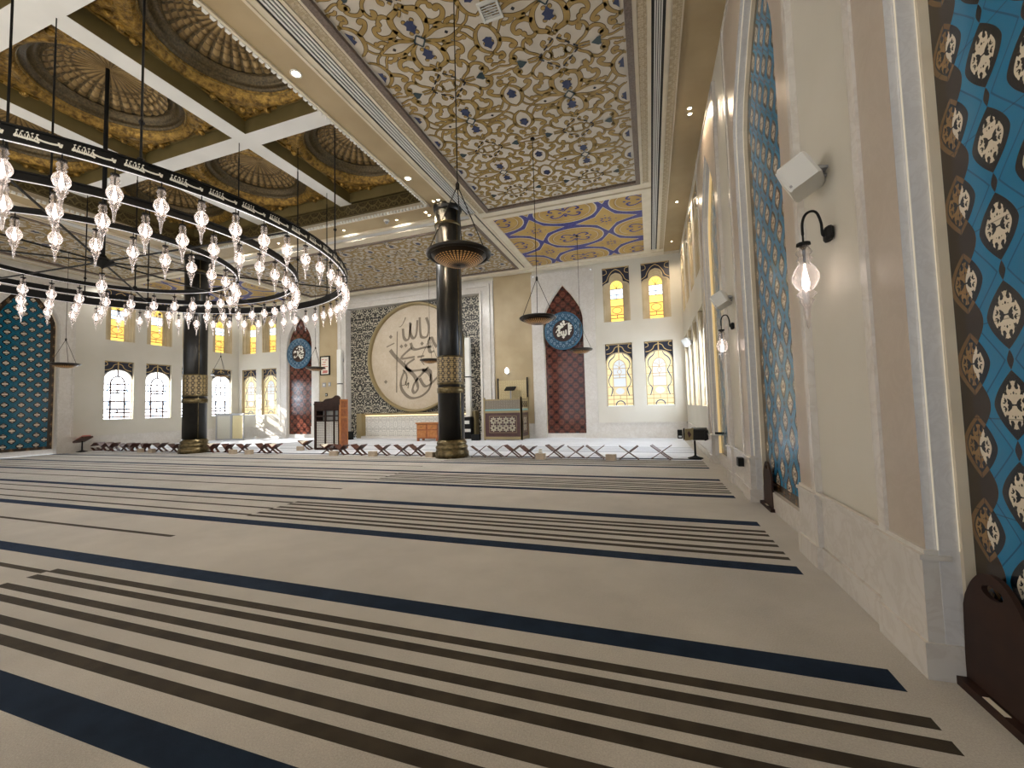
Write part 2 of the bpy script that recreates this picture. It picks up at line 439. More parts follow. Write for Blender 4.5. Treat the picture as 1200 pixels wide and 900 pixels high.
WIN_L, WIN_U = (1.45, 4.37), (5.4, 7.97)
far_w = [-1.32, .43, -24.39, -22.7]
side_w = [13.2, 14.95, 16.7, 18.43]
HW = .61
def win_holes(us): return [(u-HW, u+HW, *z) for u in us for z in (WIN_L, WIN_U)]
NR, NL = -3.88, -20.25
FH = 1.5
holes_far = win_holes(far_w) + [(NR-FH, NR+FH, 0, 8.08), (NL-FH, NL+FH, 0, 8.08), (-16.65, -8.27, 0, 7.58)]
wall_grid('wall_far', farM, XL, XR, 0, 8.4, holes_far, [M_['plaster'], M_['plaster_gold']], [(-7.46, NR-FH), (NL+FH, -17.28)])
RN = [(.78, 3.03), (5.1, 7.36), (9.4, 11.65)]
RF = .42
holes_right = win_holes(side_w) + [(a-RF, b+RF, 0, 8.08) for a, b in RN]
wall_grid('wall_right', rightM, YB, YF, 0, 8.4, holes_right, [M_['plaster']])
LN = (8.9, 10.95)
holes_left = win_holes(side_w) + [(LN[0]-.5, LN[1]+.5, 0, 8.08)]
wall_grid('wall_left', leftM, -2.0, YF, 0, 8.4, holes_left, [M_['plaster']])

# dado / plinths
def dado(name, M, spans, h=.68):
    mb = MB(M)
    for a, b in spans:
        mb.box(a, b, -.02, 0, 0, h); mb.box(a, b, -.045, -.02, 0, .2)
        mb.box(a, b, -.04, -.02, h-.035, h); mb.box(a, b, -.055, -.02, h, h+.03)
    return S(mb.build(name, M_['marble']))
dado('baseboard_far', farM, [(NR+FH, XR), (-7.46, NR-FH), (NL+FH, -17.28), (XL, NL-FH)])
dado('baseboard_right', rightM, [(YB, RN[0][0]-RF), (RN[0][1]+.48, RN[1][0]-.48), (RN[1][1]+.48, RN[2][0]-.48), (RN[2][1]+.48, YF)])
dado('baseboard_left', leftM, [(LN[1]+.55, YF), (-2.0, LN[0]-.55)])

# ------------------------------------------------------------------ windows
def arch_pts(h, z0, spring, apex, n=14, kind='round'):
    """open outline from bottom left, over the arch, to bottom right"""
    L = [(-h, z0), (-h, spring)]
    A = []
    for k in range(1, n):
        t = k/n
        if kind == 'round': A.append((-h*math.cos(PI*t), spring+(apex-spring)*math.sin(PI*t)))
        else:
            q = min(t, 1-t)*2
            c = catmull([(1, 0), (.97, .16), (.84, .37), (.63, .56), (.42, .73), (.2, .87), (0, 1)], 8)
            p = c[min(len(c)-1, int(round(q*(len(c)-1))))]
            A.append(((-1 if t < .5 else 1)*h*p[0], spring+(apex-spring)*p[1]))
    return L + A + [(h, spring), (h, z0)]
winno = [0]
def window_lower(M, uc, tone):
    winno[0] += 1
    root = S(empty('window_%d' % winno[0]))
    z0 = WIN_L[0]; T = lambda p: M((p[0]+uc, p[1], p[2]+z0))
    H, W = WIN_L[1]-WIN_L[0], HW
    D = .16
    mb = MB(T)
    for a, b in (((-W, 0), (-W, H)), ((W, 0), (W, H)), ((-W, 0), (W, 0)), ((-W, H), (W, H))):
        mb.quad((a[0], 0, a[1]), (b[0], 0, b[1]), (b[0], D, b[1]), (a[0], D, a[1]))
    outer = arch_pts(.60, 0, 2.02, 2.52); inner = arch_pts(.555, .03, 2.02, 2.47)
    loft(mb, [(outer, D-.03), (outer, D-.05), (inner, D-.05), (inner, D)])
    mb.build('window_frame', M_['reveal'] if tone != 'blown' else M_['mold'], root)
    hd = MB(T)
    top = [(-W, H)]+[(-W, H)]+[(p[0]*1.02, H) for p in outer[2:-2]]+[(W, H)]+[(W, H)]
    loft(hd, [([(-W, 1.95)]+[(-W, 1.97)]+outer[2:-2]+[(W, 1.97)]+[(W, 1.95)], D-.02), (top, D-.02)])
    hd.build('header_panel', M_['navyhead'], root)
    orn = MB(T)
    for s in (-1, 1):
        orn.ribbon(catmull([(0, H-.12), (s*.16, H-.18), (s*.25, H-.34), (s*.40, H-.44), (s*.56, H-.46)], 4), .035, 0, D-.03)
        orn.ribbon(catmull([(s*.58, H-.05), (s*.46, H-.08), (s*.44, H-.2), (s*.57, H-.26)], 4), .03, 0, D-.03)
    orn.ribbon([(-.57, H-.03), (.57, H-.03)], .025, 0, D-.03); orn.ribbon([(0, H-.05), (0, H-.4)], .05, 0, D-.03)
    orn.build('header_scroll', M_['lead'], root)
    o_, i_, wv = {'warm': ('g_cream', 'g_white', 'g_honey'), 'blown': ('g_blown', 'g_blown', 'g_sky'), 'side': ('g_side', 'g_side', 'g_sky')}[tone]
    g = MB(T)
    pts = arch_pts(.555, .03, 2.02, 2.47)
    g.poly([(x, D, z) for x, z in pts])
    g.cur = 1
    g.poly([(x, D-.004, z) for x, z in arch_pts(.29, .50, 1.76, 2.16)])
    g.cur = 2
    g.quad((-.27, D-.006, .52), (.27, D-.006, .52), (.27, D-.006, .88), (-.27, D-.006, .88))
    g.cur = 1
    g.poly([(.2*math.cos(a*PI/8), D-.008, .7+.15*math.sin(a*PI/8)) for a in range(16)])
    g.build('glass_pane', [M_[o_], M_[i_], M_[wv]], root)
    b = MB(T)
    w = .03 if tone == 'warm' else .075; y = D-.012
    for z in (.12, .33, .5): b.ribbon([(-.55, z), (.55, z)], w, 0, y)
    for z in (.9, 1.32, 1.46, 1.76): b.ribbon([(-.29, z), (.29, z)], w, 0, y)
    for s in (-1, 1):
        b.ribbon([(s*.29, .03), (s*.29, 1.76)], w, 0, y)
        for z in (.9, 1.46, 1.76): b.ribbon([(s*.29, z), (s*.55, z)], w*.8, 0, y)
        b.ribbon(catmull([(0, 1.78), (s*.1, 1.9), (s*.24, 1.93)], 4), .02, 0, y); b.ribbon(catmull([(0, 1.74), (s*.1, 1.6), (0, 1.48)], 4), .02, 0, y)
    b.ribbon([(0, 1.3), (0, 1.46)], w, 0, y); b.ribbon([(0, .33), (0, .5)], w, 0, y); b.ribbon([(0, 2.16), (0, 2.47)], w, 0, y); b.ribbon([(0, 1.76), (0, 2.1)], .02, 0, y)
    b.ribbon(arch_pts(.29, 1.76, 1.78, 2.16), w, 0, y)
    b.build('lead_bars', M_['leadbrown'] if tone != 'warm' else M_['lead'], root)
    v = MB(T); y = D-.016
    for s in (-1, 1):
        v.ribbon(catmull([(s*.16, 2.46), (s*.24, 2.3), (s*.40, 2.16), (s*.48, 1.98), (s*.44, 1.78), (s*.35, 1.62), (s*.40, 1.46), (s*.50, 1.22), (s*.45, .98), (s*.34, .84), (s*.36, .66), (s*.42, .48)], 4), lambda t: .028+.02*math.sin(t*9)**2, 0, y)
    v.ribbon([(.2*math.cos(a*PI/10), .05+.2*math.sin(a*PI/10)) for a in range(11)], .045, 0, y)
    v.build('blue_scroll', M_['leadblue'] if tone == 'warm' else M_['leadsky'], root)
    loc = M((uc, 0, z0)); anchor(root, loc)
def window_upper(M, uc, tone):
    winno[0] += 1
    root = S(empty('window_%d' % winno[0]))
    z0 = WIN_U[0]; T = lambda p: M((p[0]+uc, p[1], p[2]+z0))
    H, W = WIN_U[1]-WIN_U[0], HW
    hd = MB(T)
    orn = MB(T)
    for s in (-1, 1):
        orn.ribbon(catmull([(0, H-.1), (s*.18, H-.2), (s*.34, H-.42), (s*.42, H-.6), (s*.6, H-.72)], 4), .03, 0, .03)
        orn.ribbon(catmull([(s*.59, H-.06), (s*.44, H-.1), (s*.42, H-.26), (s*.58, H-.32)], 4), .025, 0, .03)
    orn.ribbon([(-.59, H-.02), (.59, H-.02)], .025, 0, .03)
    orn.build('header_scroll', M_['lead'], root)
    # stepped stone surround closing in on a narrow slit
    def tre(s, zz):
        L = catmull([(-W*s, 1.55*zz), (-W*s+.02, 1.72*zz), (-W*s+.12, 1.82*zz), (-.33*s, 1.88*zz), (-.30*s, 2.05*zz), (-.2*s, 2.22*zz), (0, 2.30*zz)], 3)
        return [(-W*s, 0)]+L+[(-x, z) for x, z in L[:-1][::-1]]+[(W*s, 0)]
    a = tre(1, 1); n = len(a)
    loft(hd, [(a[1:-1], .035), ([(max(-W, min(W, x*1.0)), H) for x, z in a[1:-1]], .035)]); hd.build('header_panel', M_['navyhead'], root)
    def slit(h, top):
        r = []
        for k in range(n):
            t = k/(n-1)
            if t < .12: r.append((-h, t/.12*(top-h)))
            elif t > .88: r.append((h, (1-t)/.12*(top-h)))
            else: r.append((-h*math.cos(PI*(t-.12)/.76), top-h+h*math.sin(PI*(t-.12)/.76)))
        return r
    mid1 = [(x*.86, z*.985) for x, z in a]; mid2 = slit(.42, 2.14); mid3 = slit(.36, 2.08); s0 = slit(.285, 2.0)
    mb = MB(T)
    loft(mb, [(a, .0), (mid1, .01), (mid1, .06), (mid2, .10), (mid2, .14), (mid3, .16), (mid3, .2), (s0, .24), (s0, .34)])
    mb.quad((-W, 0, 0), (W, 0, 0), (W, .34, 0), (-W, .34, 0))
    mb.quad((-W, 0, H), (W, 0, H), (W, .05, H), (-W, .05, H)); mb.quad((-W, 0, 0), (-W, 0, H), (-W, .3, H), (-W, .3, 0)); mb.quad((W, 0, 0), (W, 0, H), (W, .3, H), (W, .3, 0))
    mb.build('stone_surround', M_['reveal'], root)
    g = MB(T); D = .32
    bands = [(0, .2, 0), (.2, .78, 1), (.78, 1.15, 0), (1.15, 1.6, 2)]
    if tone == 'side': bands = [(0, 1.6, 2)]
    for a0, a1, c in bands:
        g.cur = c; g.quad((-.285, D, a0), (.285, D, a0), (.285, D, a1), (-.285, D, a1))
    g.cur = 0 if tone != 'side' else 2
    g.poly([(-.285, D, 1.6), (.285, D, 1.6)]+[(.285*math.cos(PI*k/10), D, 1.72+.285*math.sin(PI*k/10)) for k in range(11)])
    g.build('glass_pane', [M_['g_yellow'], M_['g_amber'], M_['g_sky']], root)
    b = MB(T); y = D-.01
    for z in (.2, .37, .78, 1.13, 1.33, 1.6): b.ribbon([(-.285, z), (.285, z)], .035, 0, y)
    b.ribbon([(0, .2), (0, .37)], .03, 0, y); b.ribbon([(0, 1.13), (0, 1.33)], .03, 0, y)
    b.ribbon([(.22*math.cos(a_*PI/10), .58+.15*math.sin(a_*PI/10)) for a_ in range(21)], .025, 0, y)
    for s in (-1, 0, 1): b.ribbon([(0, 1.62), (s*.14, 1.86)], .02, 0, y)
    b.build('lead_bars', M_['leadbrown'], root)
    anchor(root, M((uc, 0, z0)))
for u in far_w: window_lower(farM, u, 'warm'); window_upper(farM, u, 'warm')
for u in side_w: window_lower(leftM, u, 'blown'); window_upper(leftM, u, 'warm')
for u in side_w: window_lower(rightM, u, 'side'); window_upper(rightM, u, 'side')

# ------------------------------------------------------------------ niches
trimno = [0]
def trim(name=None):
    trimno[0] += 1
    return S(empty('trim_%d' % trimno[0]))
def niche(M, a, b, fh, tile, depth, border=None, z0=.22, spring=5.67, apex=7.47, top=8.08, jambmat='marble', framemat='marble', ped=True, led=False, proud=.04, sill='marble'):
    uc, h = (a+b)/2, (b-a)/2
    root = trim()
    T = lambda p: M((p[0]+uc, p[1], p[2]))
    o = arch_pts(h, 0, spring, apex, 24, 'point'); n = len(o)
    R = []
    for k, (x, z) in enumerate(o):
        if z <= spring+1e-6: R.append(((-fh if x < 0 else fh), z))
        else:
            t = (z-spring)/(apex-spring); xs = -1 if k < n//2 else 1
            q = abs(x)/h
            if abs(k-(n-1)/2) < .6: R.append((0, top))
            elif q > .6: R.append((xs*fh, spring+(top-spring)*(1-q)/.4))
            else: R.append((xs*fh*q/.6, top))
    mb = MB(T)
    loft(mb, [(R, 0), (R, -proud), (o, -proud)])
    mb.build('surround', M_[framemat], root)
    tr_ = MB(T)
    for s in (-1, 1):
        tr_.box(s*fh-.045, s*fh+.045, -proud-.02, 0, .7, top)
    tr_.box(-fh, fh, -proud-.02, 0, top-.05, top+.03)
    tr_.build('outer_bead', M_['marble'], root)
    j = MB(T)
    i1 = [(x*(1-.012), z-.01 if z > spring else z) for x, z in o]
    loft(j, [(o, -proud), (o, .0), (i1, .012), (i1, depth-.05)])
    j.build('jamb', M_[jambmat], root)
    i2 = [(x*.965, z-.035 if z > spring else z) for x, z in o]
    k_ = MB(T); loft(k_, [(i1, depth-.05), (i2, depth-.05), (i2, depth)]); k_.build('jamb_bead', M_['ledgold'] if led == 'gold' else M_['mold'], root)
    if led:
        e_ = MB(T); q0 = [(x*.992, z-.008 if z > spring else max(z, .72)) for x, z in i1]
        loft(e_, [(q0, .0), (q0, .009)]); loft(e_, [(q0, depth-.058), (q0, depth-.052)]); e_.build('light_line', M_['ledline'], root)
    bw = .17 if border else 0.0
    bwx = bw if border and tile != 'blue' else (.0 if tile == 'blue' else bw)
    i3 = [(x*(1-bwx/h)*.965, z-.035-bw*1.1 if z > spring+.3 else z) for x, z in o]
    zt = z0+(.13 if border else 0)
    if border:
        bd = MB(T); loft(bd, [(i2, depth), (i3, depth)]); bd.quad((-h, depth-.001, z0), (h, depth-.001, z0), (h, depth-.001, zt), (-h, depth-.001, zt)); bd.build('tile_border', M_[border], root)
    tp = MB(T)
    tp.poly([(x*(1 if border and tile != 'blue' else 1.012), depth-.001 if tile == 'blue' else depth+.0, max(z, zt)) for x, z in i3]); tp.build('tile_panel', M_[tile], root)
    sl = MB(T); sl.box(-h, h, depth-.06, depth+.02, 0, z0); sl.build('sill', M_[sill], root)
    if ped:
        pd = MB(T)
        for s in (-1, 1):
            x0, x1 = sorted((s*(h-.012), s*(fh+.06)))
            pd.box(x0, x1, -.065, .045, 0, .66)
            pd.box(x0-.012, x1+.012, -.085, .085, 0, .2)
            pd.box(x0-.012, x1+.012, -.08, .065, .66, .69); pd.box(x0, x1, -.055, .05, .69, .715)
        pd.build('pedestal', M_['marble'], root)
    anchor(root, M((uc, 0, 0)))
    return root
niche(farM, NR-.98, NR+.98, 1.5, 'red', .16, ped=True)
niche(farM, NL-.98, NL+.98, 1.5, 'red', .16, ped=True)
for k, (a, b) in enumerate(RN):
    niche(rightM, a, b, (b-a)/2+RF, 'blue', .155, border='brown', z0=.27, jambmat='marble_grey', framemat='marble_tan', led='gold' if k == 2 else 'white')
niche(leftM, LN[0], LN[1], 1.5, 'bluefar', .27, border='brown', z0=.22)

# ------------------------------------------------------------------ mihrab wall
root = trim()
mb = MB(farM)
def rectframe(mb, u0, u1, zt, y0, w, y1):
    mb.box(u0, u0+w, y1, y0, 0, zt); mb.box(u1-w, u1, y1, y0, 0, zt); mb.box(u0+w, u1-w, y1, y0, zt-w, zt)
rectframe(mb, -17.28, -7.46, 8.08, 0, .16, -.10)
rectframe(mb, -17.12, -7.62, 7.92, 0, .14, -.20)
rectframe(mb, -16.98, -7.76, 7.78, .1, .30, -.15)
rectframe(mb, -16.68, -8.06, 7.50+.06, .2, .10, -.24)
for s0, s1 in ((-17.33, -16.5), (-8.22, -7.41)): mb.box(s0, s1, -.26, 0, 0, .3)
mb.build('moulded_frame', M_['marble'], root)
mb = MB(farM); mb.quad((-16.6, .2, 0), (-8.1, .2, 0), (-8.1, .2, 7.5), (-16.6, .2, 7.5)); mb.build('carved_screen', M_['screen'], root)
anchor(root, farM((-12.37, 0, 0)))

DC = (-12.15, 4.43); DR = 3.03
def fdisc(p): return (DC[0]+p[0], YF+p[1], DC[1]+p[2])
root = empty('calligraphy_disc'); tag(root, 'huge round pale stone disc with grey Arabic calligraphy on the dark carved screen', 'wall disc')
def ring_prof(mb, prof, n=72, c=(0, 0)):
    rows = [[mb.V((c[0]+r*math.cos(2*PI*k/n), y, c[1]+r*math.sin(2*PI*k/n))) for k in range(n)] for r, y in prof]
    for a, b in zip(rows, rows[1:]):
        for k in range(n): mb.F([a[k], a[(k+1) % n], b[(k+1) % n], b[k]])
    return rows
mb = MB(fdisc); mb.smooth = False
ring_prof(mb, [(DR, .2), (DR, -.12), (DR-.05, -.17), (DR-.10, -.17), (DR-.14, -.12), (DR-.16, .06)]); mb.build('rim', M_['goldtrim'], root)
mb = MB(fdisc); r_ = ring_prof(mb, [(DR-.15, .06), (DR-.5, .05), (1.0, .05)]); mb.F(r_[-1]); mb.build('stone_face', M_['disc'], root)
def cal(mb, strokes, ox, oy, s, Y, pen, yy, h, cx, cz):
    for st in strokes:
        w = pen
        if isinstance(st, tuple): st, w = st
        pts = []
        for x, y in st:
            p = px(ox+x/s, oy+y/s, Y=Y); pts.append((p.x-cx, p.z-cz))
        if len(pts) == 1:
            x, z = pts[0]; d = w[0]*.7 if isinstance(w, tuple) else w
            mb.poly([(x-d, yy+h, z), (x, yy+h, z-d), (x+d, yy+h, z), (x, yy+h, z+d)]); continue
        mb.ribbon(catmull(pts, 6), w, h, yy)
st = [[(250,270),(256,330),(275,352),(293,335),(300,280),(306,235)], ([(222,258),(240,250),(262,210),(268,190)], (.08,.6,.03)), [(300,225),(306,310),(326,338),(345,305),(352,210)],
 [(368,190),(374,310),(395,332),(424,318),(432,250),(414,190)], ([(210,290),(207,500),(206,720)], .045),
 [(305,370),(318,408),(345,416),(400,402),(452,396)], [(470,428),(438,430),(430,355),(452,334),(468,370),(488,400)], [(240,395)], [(270,388)], [(385,375)], [(165,328)], [(130,645)],
 [(312,402),(238,478),(333,468)], [(352,470),(400,462)], [(332,482),(272,530),(302,566),(436,562),(442,640)],
 ([(160,420),(190,460),(260,530),(330,602),(346,640)], (.22,.4,.12)), [(346,640),(356,690),(332,722),(318,694),(346,632),(430,540)],
 [(262,565),(236,640),(246,705),(300,756),(368,750),(428,704),(450,640),(432,585),(385,560)], [(368,618),(400,672),(440,664),(494,610)], ([(135,400),(190,372)], (.07,1.2,.03)),
 ([(268,640),(275,670),(290,650),(285,690)], .05), ([(265,495),(262,520)], .05), ([(380,500),(400,525)], .05), ([(250,560),(276,600),(268,660),(230,672)], (.09,.6,.04))]
mb = MB(fdisc); cal(mb, st, 430, 340, 6, YF, (.17, .75, .10), .048, -.012, *DC); mb.build('lettering', M_['lettergrey'], root)
anchor(root, (DC[0], YF, 1.40))

# pale lit screen below the disc
root = empty('mihrab_screen'); tag(root, 'low pale lattice screen with a lit golden ledge under the huge disc', 'screen')
mb = MB(farM); mb.box(-15.85, -15.5, -.25, .2, 0, 1.39); mb.box(-8.9, -8.5, -.25, .2, 0, 1.39); mb.box(-15.5, -8.9, -.05, .2, 1.28, 1.39); mb.build('frame', M_['goldtrim'], root)
mb = MB(farM); mb.quad((-15.5, .1, .12), (-8.9, .1, .12), (-8.9, .1, 1.29), (-15.5, .1, 1.29)); mb.build('lattice_panel', M_['lowscreen'], root)
mb = MB(farM); mb.box(-15.5, -8.9, -.3, .1, 0, .12); mb.build('base', M_['marble'], root)
mb = MB(farM); mb.box(-15.45, -8.95, .02, .06, 1.235, 1.279); mb.build('light_strip', M_['ledwarm'], root)
anchor(root, farM((-12.2, 0, 0)))

# ------------------------------------------------------------------ floor with woven stripes
mb = MB(); mb.ax = (0, 1)
MATS = ['carpet', 'navy', 'stripe', 'carpet_sheen_tint', 'stripe_sheen_tint']
ycuts = {YB, YF}
nav = []; bars = []; lbars = []
P = 3.13
for k in range(-3, 5):
    b0 = k*P
    nav += [(1.31+b0, 1.51+b0), (2.85+b0, 3.05+b0)]
    bars += [(y+b0, y+b0+.085) for y in (1.67, 1.835, 2.055, 2.215, 2.425, 2.575)]
    lbars += [(y+b0, y+b0+.07) for y in (3.74, 2.53, 2.12, 1.71)]
X0, XA, XE = XL, -6.05, 1.25
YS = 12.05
segs = []
ends = sorted({YB, YF, YS, *[e for t in nav+bars+lbars for e in t if YB < e < YF]})
inr = lambda y, L: any(a < y < b for a, b in L)
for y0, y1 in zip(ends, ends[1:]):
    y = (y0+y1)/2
    stage = y > YS  # beyond here the floor takes the colours with daylight painted in
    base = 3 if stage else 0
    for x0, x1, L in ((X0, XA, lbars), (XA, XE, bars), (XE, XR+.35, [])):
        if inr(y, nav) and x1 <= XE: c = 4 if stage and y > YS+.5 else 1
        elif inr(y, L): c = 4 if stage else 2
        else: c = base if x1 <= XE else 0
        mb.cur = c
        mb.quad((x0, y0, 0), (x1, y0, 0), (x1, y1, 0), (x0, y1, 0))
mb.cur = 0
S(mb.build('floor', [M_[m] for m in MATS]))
# ------------------------------------------------------------------ ceiling
ZS = 8.3
OX0, OX1, OY0, OY1 = 2*CX+6.75, -6.75, .3, 11.7      # coffer opening
mb = MB(); mb.ax = (0, 1)
zc = ZS+.03
xs = [XL-.05, OX0, OX1, XR+.05]; ys = [YB, OY0, OY1, YF+.05]
for i in range(3):
    for j in range(3):
        if i == 1 and j == 1: continue
        mb.quad((xs[i], ys[j], zc), (xs[i+1], ys[j], zc), (xs[i+1], ys[j+1], zc), (xs[i], ys[j+1], zc))
ceil = S(mb.build('ceiling', M_['ceil']))
mirx = lambda p: (2*CX-p[0], p[1], p[2])

def part(mb, name, mat, parent=ceil):
    return mb.build(name, mat, parent)
# strips running the length of each side aisle, then across the front aisle
YA = -6.0
def strips(M):
    def strip_(name, x0, x1, y0, y1, mat, dz, z1=zc):
        m = MB(M); m.ax = (0, 1); m.box(x0, x1, y0, y1, ZS-dz, z1); part(m, name, M_[mat])
    def bar(name, x0, x1, y0, y1, mat, prof):
        m = MB(M); m.ax = (0, 1)
        L = len(prof)
        for k, (f0, f1, dz) in enumerate(prof):
            m.box(x0+(x1-x0)*f0, x0+(x1-x0)*f1, y0, y1, ZS-dz, zc)
        part(m, name, M_[mat])
    # along the aisle (runs in y), symmetrical about the panel
    def grille(x0, x1, y0, y1, along='y'):
        m = MB(M); m.ax = (0, 1); m.quad((x0, y0, ZS-.005), (x1, y0, ZS-.005), (x1, y1, ZS-.005), (x0, y1, ZS-.005))
        g = part(m, 'air_grille', M_['slot'])
        m = MB(M)
        n = 4
        if along == 'y':
            w = (x1-x0-.09)/n
            for k in range(n): m.box(x0+.045+w*k+w*.22, x0+.045+w*(k+1)-w*.22, y0+.02, y1-.02, ZS-.025, ZS-.006)
        else:
            w = (y1-y0-.09)/n
            for k in range(n): m.box(x0+.02, x1-.02, y0+.045+w*k+w*.22, y0+.045+w*(k+1)-w*.22, ZS-.025, ZS-.006)
        m.build('grille_bars', M_['slat'], g)
    grille(-5.80, -5.42, YA, 12.75); grille(.29, .53, YA, 18.75)
    bar('moulding', .53, .82, YA, 18.95, 'mold', [(0, .25, .05), (.25, 1, .03)])
    m = MB(M); m.ax = (0, 1); m.box(.63, .79, YA, 18.95, ZS-.038, ZS-.02); part(m, 'moulding_ornament', M_['mold_pat'])
    for x0, x1 in ((-.02, .29), (-5.42, -5.08)):
        bar('moulding', x0, x1, YA, 12.9, 'mold', [(0, .2, .06), (.2, .8, .03), (.8, 1, .05)])
        m = MB(M); m.ax = (0, 1); w = x1-x0; m.box(x0+.25*w, x0+.75*w, YA, 12.9, ZS-.04, ZS-.02); part(m, 'moulding_ornament', M_['mold_pat'])
    bar('moulding', -5.98, -5.80, YA, 12.75, 'mold', [(0, .3, .05), (.3, 1, .02)])
    # brown frame of the long panel
    m = MB(M); m.ax = (0, 1)
    m.box(-5.08, -4.95, YA, 12.79, ZS-.075, zc); m.box(-.15, -.02, YA, 12.79, ZS-.075, zc); m.box(-4.95, -.15, 12.66, 12.79, ZS-.075, zc)
    part(m, 'panel_frame', M_['frame_dk'])
    # rails between the panels
    m = MB(M); m.ax = (0, 1); m.box(-5.42, .29, 12.9, 13.12, ZS-.04, zc); m.box(-5.42, .29, 13.18, 13.42, ZS-.06, zc); m.box(-5.42, .29, 12.79, 12.9, ZS-.055, zc)
    part(m, 'rail', M_['mold'])
    m = MB(M); m.ax = (0, 1)
    m.box(-5.36, -5.10, 13.42, 18.75, ZS-.06, zc); m.box(0.0, .29, 13.42, 18.75, ZS-.05, zc); part(m, 'rail', M_['mold'])
    m = MB(M); m.ax = (0, 1); m.box(-5.80, -5.36, 12.75, 18.75, ZS-.03, zc); m.box(-5.66, -5.55, 12.75, 18.75, ZS-.07, zc); m.box(-5.44, -5.38, 12.75, 18.75, ZS-.07, zc); part(m, 'rail', M_['mold'])
    m = MB(M); m.ax = (0, 1); m.box(-5.54, -5.50, 12.8, 18.7, ZS-.035, ZS); part(m, 'shadow_gap', M_['slot'])
strips(ident); strips(mirx)
# front cornice along the far wall, and the front aisle
m = MB(); m.ax = (0, 1)
xl, xr = XL, .82
for y0, y1, dz in ((18.75, 18.95, .06), (18.95, 19.2, .10), (19.2, 19.36, .02), (19.36, 19.5, .05)): m.box(xl, xr if y0 < 19.3 else XR, y0, y1, ZS-dz, zc)
part(m, 'cornice', M_['mold'])
m = MB(); m.ax = (0, 1)
fx0, fx1 = 2*CX+5.80, -5.80
for y0, y1, dz in ((12.62, 12.78, .04), (13.05, 13.2, .05), (13.2, 13.5, .025)): m.box(fx0, fx1, y0, y1, ZS-dz, zc)
part(m, 'moulding', M_['mold'])
m = MB(); m.ax = (0, 1); m.quad((fx0, 12.78, ZS-.005), (fx1, 12.78, ZS-.005), (fx1, 13.05, ZS-.005), (fx0, 13.05, ZS-.005)); g = part(m, 'air_grille', M_['slot'])
m = MB()
for k in range(4): m.box(fx0, fx1, 12.82+k*.052, 12.85+k*.052, ZS-.025, ZS-.006)
m.build('grille_bars', M_['slat'], g)
m = MB(); m.ax = (0, 1)
for q in ((fx0, fx1, 13.5, 13.62), (fx0, fx1, 18.63, 18.75), (fx0, fx0+.12, 13.62, 18.63), (fx1-.12, fx1, 13.62, 18.63)): m.box(*q, ZS-.065, zc)
part(m, 'panel_frame', M_['frame_dk'])

# ---- arabesque: one quarter of a repeat, mirrored
def spiral(cx, cy, r0, a0, turns, sgn, n=14):
    return [(cx+r0*(1-.75*k/n)*math.cos(a0+sgn*2*PI*turns*k/n), cy+r0*(1-.75*k/n)*math.sin(a0+sgn*2*PI*turns*k/n)) for k in range(n+1)]
leaf = lambda a, b: (lambda t: a+(b-a)*math.sin(PI*t)**1.2)
tap = lambda a, b: (lambda t: a+(b-a)*t)
QC = [
 ([(.0, .40), (.10, .50), (.26, .58), (.30, .76), (.24, .96), (.08, 1.10)], leaf(.045, .105)),
 ([(.26, .58), (.36, .50), (.46, .52), (.50, .60)], leaf(.04, .07)),
 ([(.29, .80), (.42, .88), (.58, .86), (.66, .76), (.64, .66), (.57, .64), (.55, .70)], tap(.10, .05)),
 ([(.32, .0), (.40, .10), (.54, .20), (.60, .34), (.55, .46), (.46, .47), (.43, .39), (.49, .36)], tap(.045, .06)),
 ([(.58, .28), (.70, .34), (.82, .30), (.88, .22), (.84, .15), (.78, .18)], tap(.07, .05)),
 ([(.12, .36), (.06, .30), (.12, .22), (.22, .20), (.26, .28), (.20, .34)], tap(.05, .04)),
 ([(.32, .0), (.45, .035), (.60, .03)], tap(.04, .03)),
 ([(.74, .03), (.84, .05), (.91, .10), (.89, .17), (.83, .16)], tap(.05, .08)),
 ([(.90, .07), (1.0, .05), (1.165, .10)], tap(.035, .035)),
 ([(1.165, .42), (1.04, .50), (.96, .62), (.96, .78), (1.03, .94), (1.165, 1.04)], leaf(.035, .075)),
 ([(.97, .66), (.86, .62), (.76, .56), (.70, .47), (.76, .42), (.82, .46)], tap(.09, .05)),
 ([(1.165, .42), (1.08, .36), (1.0, .38), (.98, .30), (1.04, .26), (1.09, .30)], tap(.045, .06)),
 ([(1.165, .16), (1.08, .18), (1.02, .14)], leaf(.03, .06)),
 ([(.08, 1.10), (.22, 1.06), (.38, 1.0), (.56, 1.0), (.72, 1.06), (.84, 1.12)], leaf(.035, .075)),
 ([(.72, 1.06), (.82, .98), (.88, .88), (.95, .78)], tap(.035, .035)),
 ([(.84, 1.12), (.95, 1.06), (1.03, .94)], tap(.035, .035)),
 ([(.40, 1.0), (.42, .93), (.50, .92), (.52, .97)], tap(.07, .05)),
 ([(.10, .60), (.03, .52), (.10, .44)], tap(.04, .05)),
 ([(.60, .98), (.68, .92), (.76, .93)], tap(.09, .04)),
 ([(.0, .12), (.08, .14), (.14, .08), (.12, .0)], tap(.045, .045)),
 ([(.12, .0), (.2, .1), (.3, .0)], tap(.03, .03)),
]
QD = [(.57, .67, .055), (.46, .42, .055), (.82, .18, .05), (.22, .30, .045), (.85, .15, .06), (.78, .45, .05), (1.05, .28, .05), (.08, .72, .035), (1.10, .66, .032), (.50, .96, .045), (.50, .60, .05), (.78, .92, .045), (.055, .95, .035)]
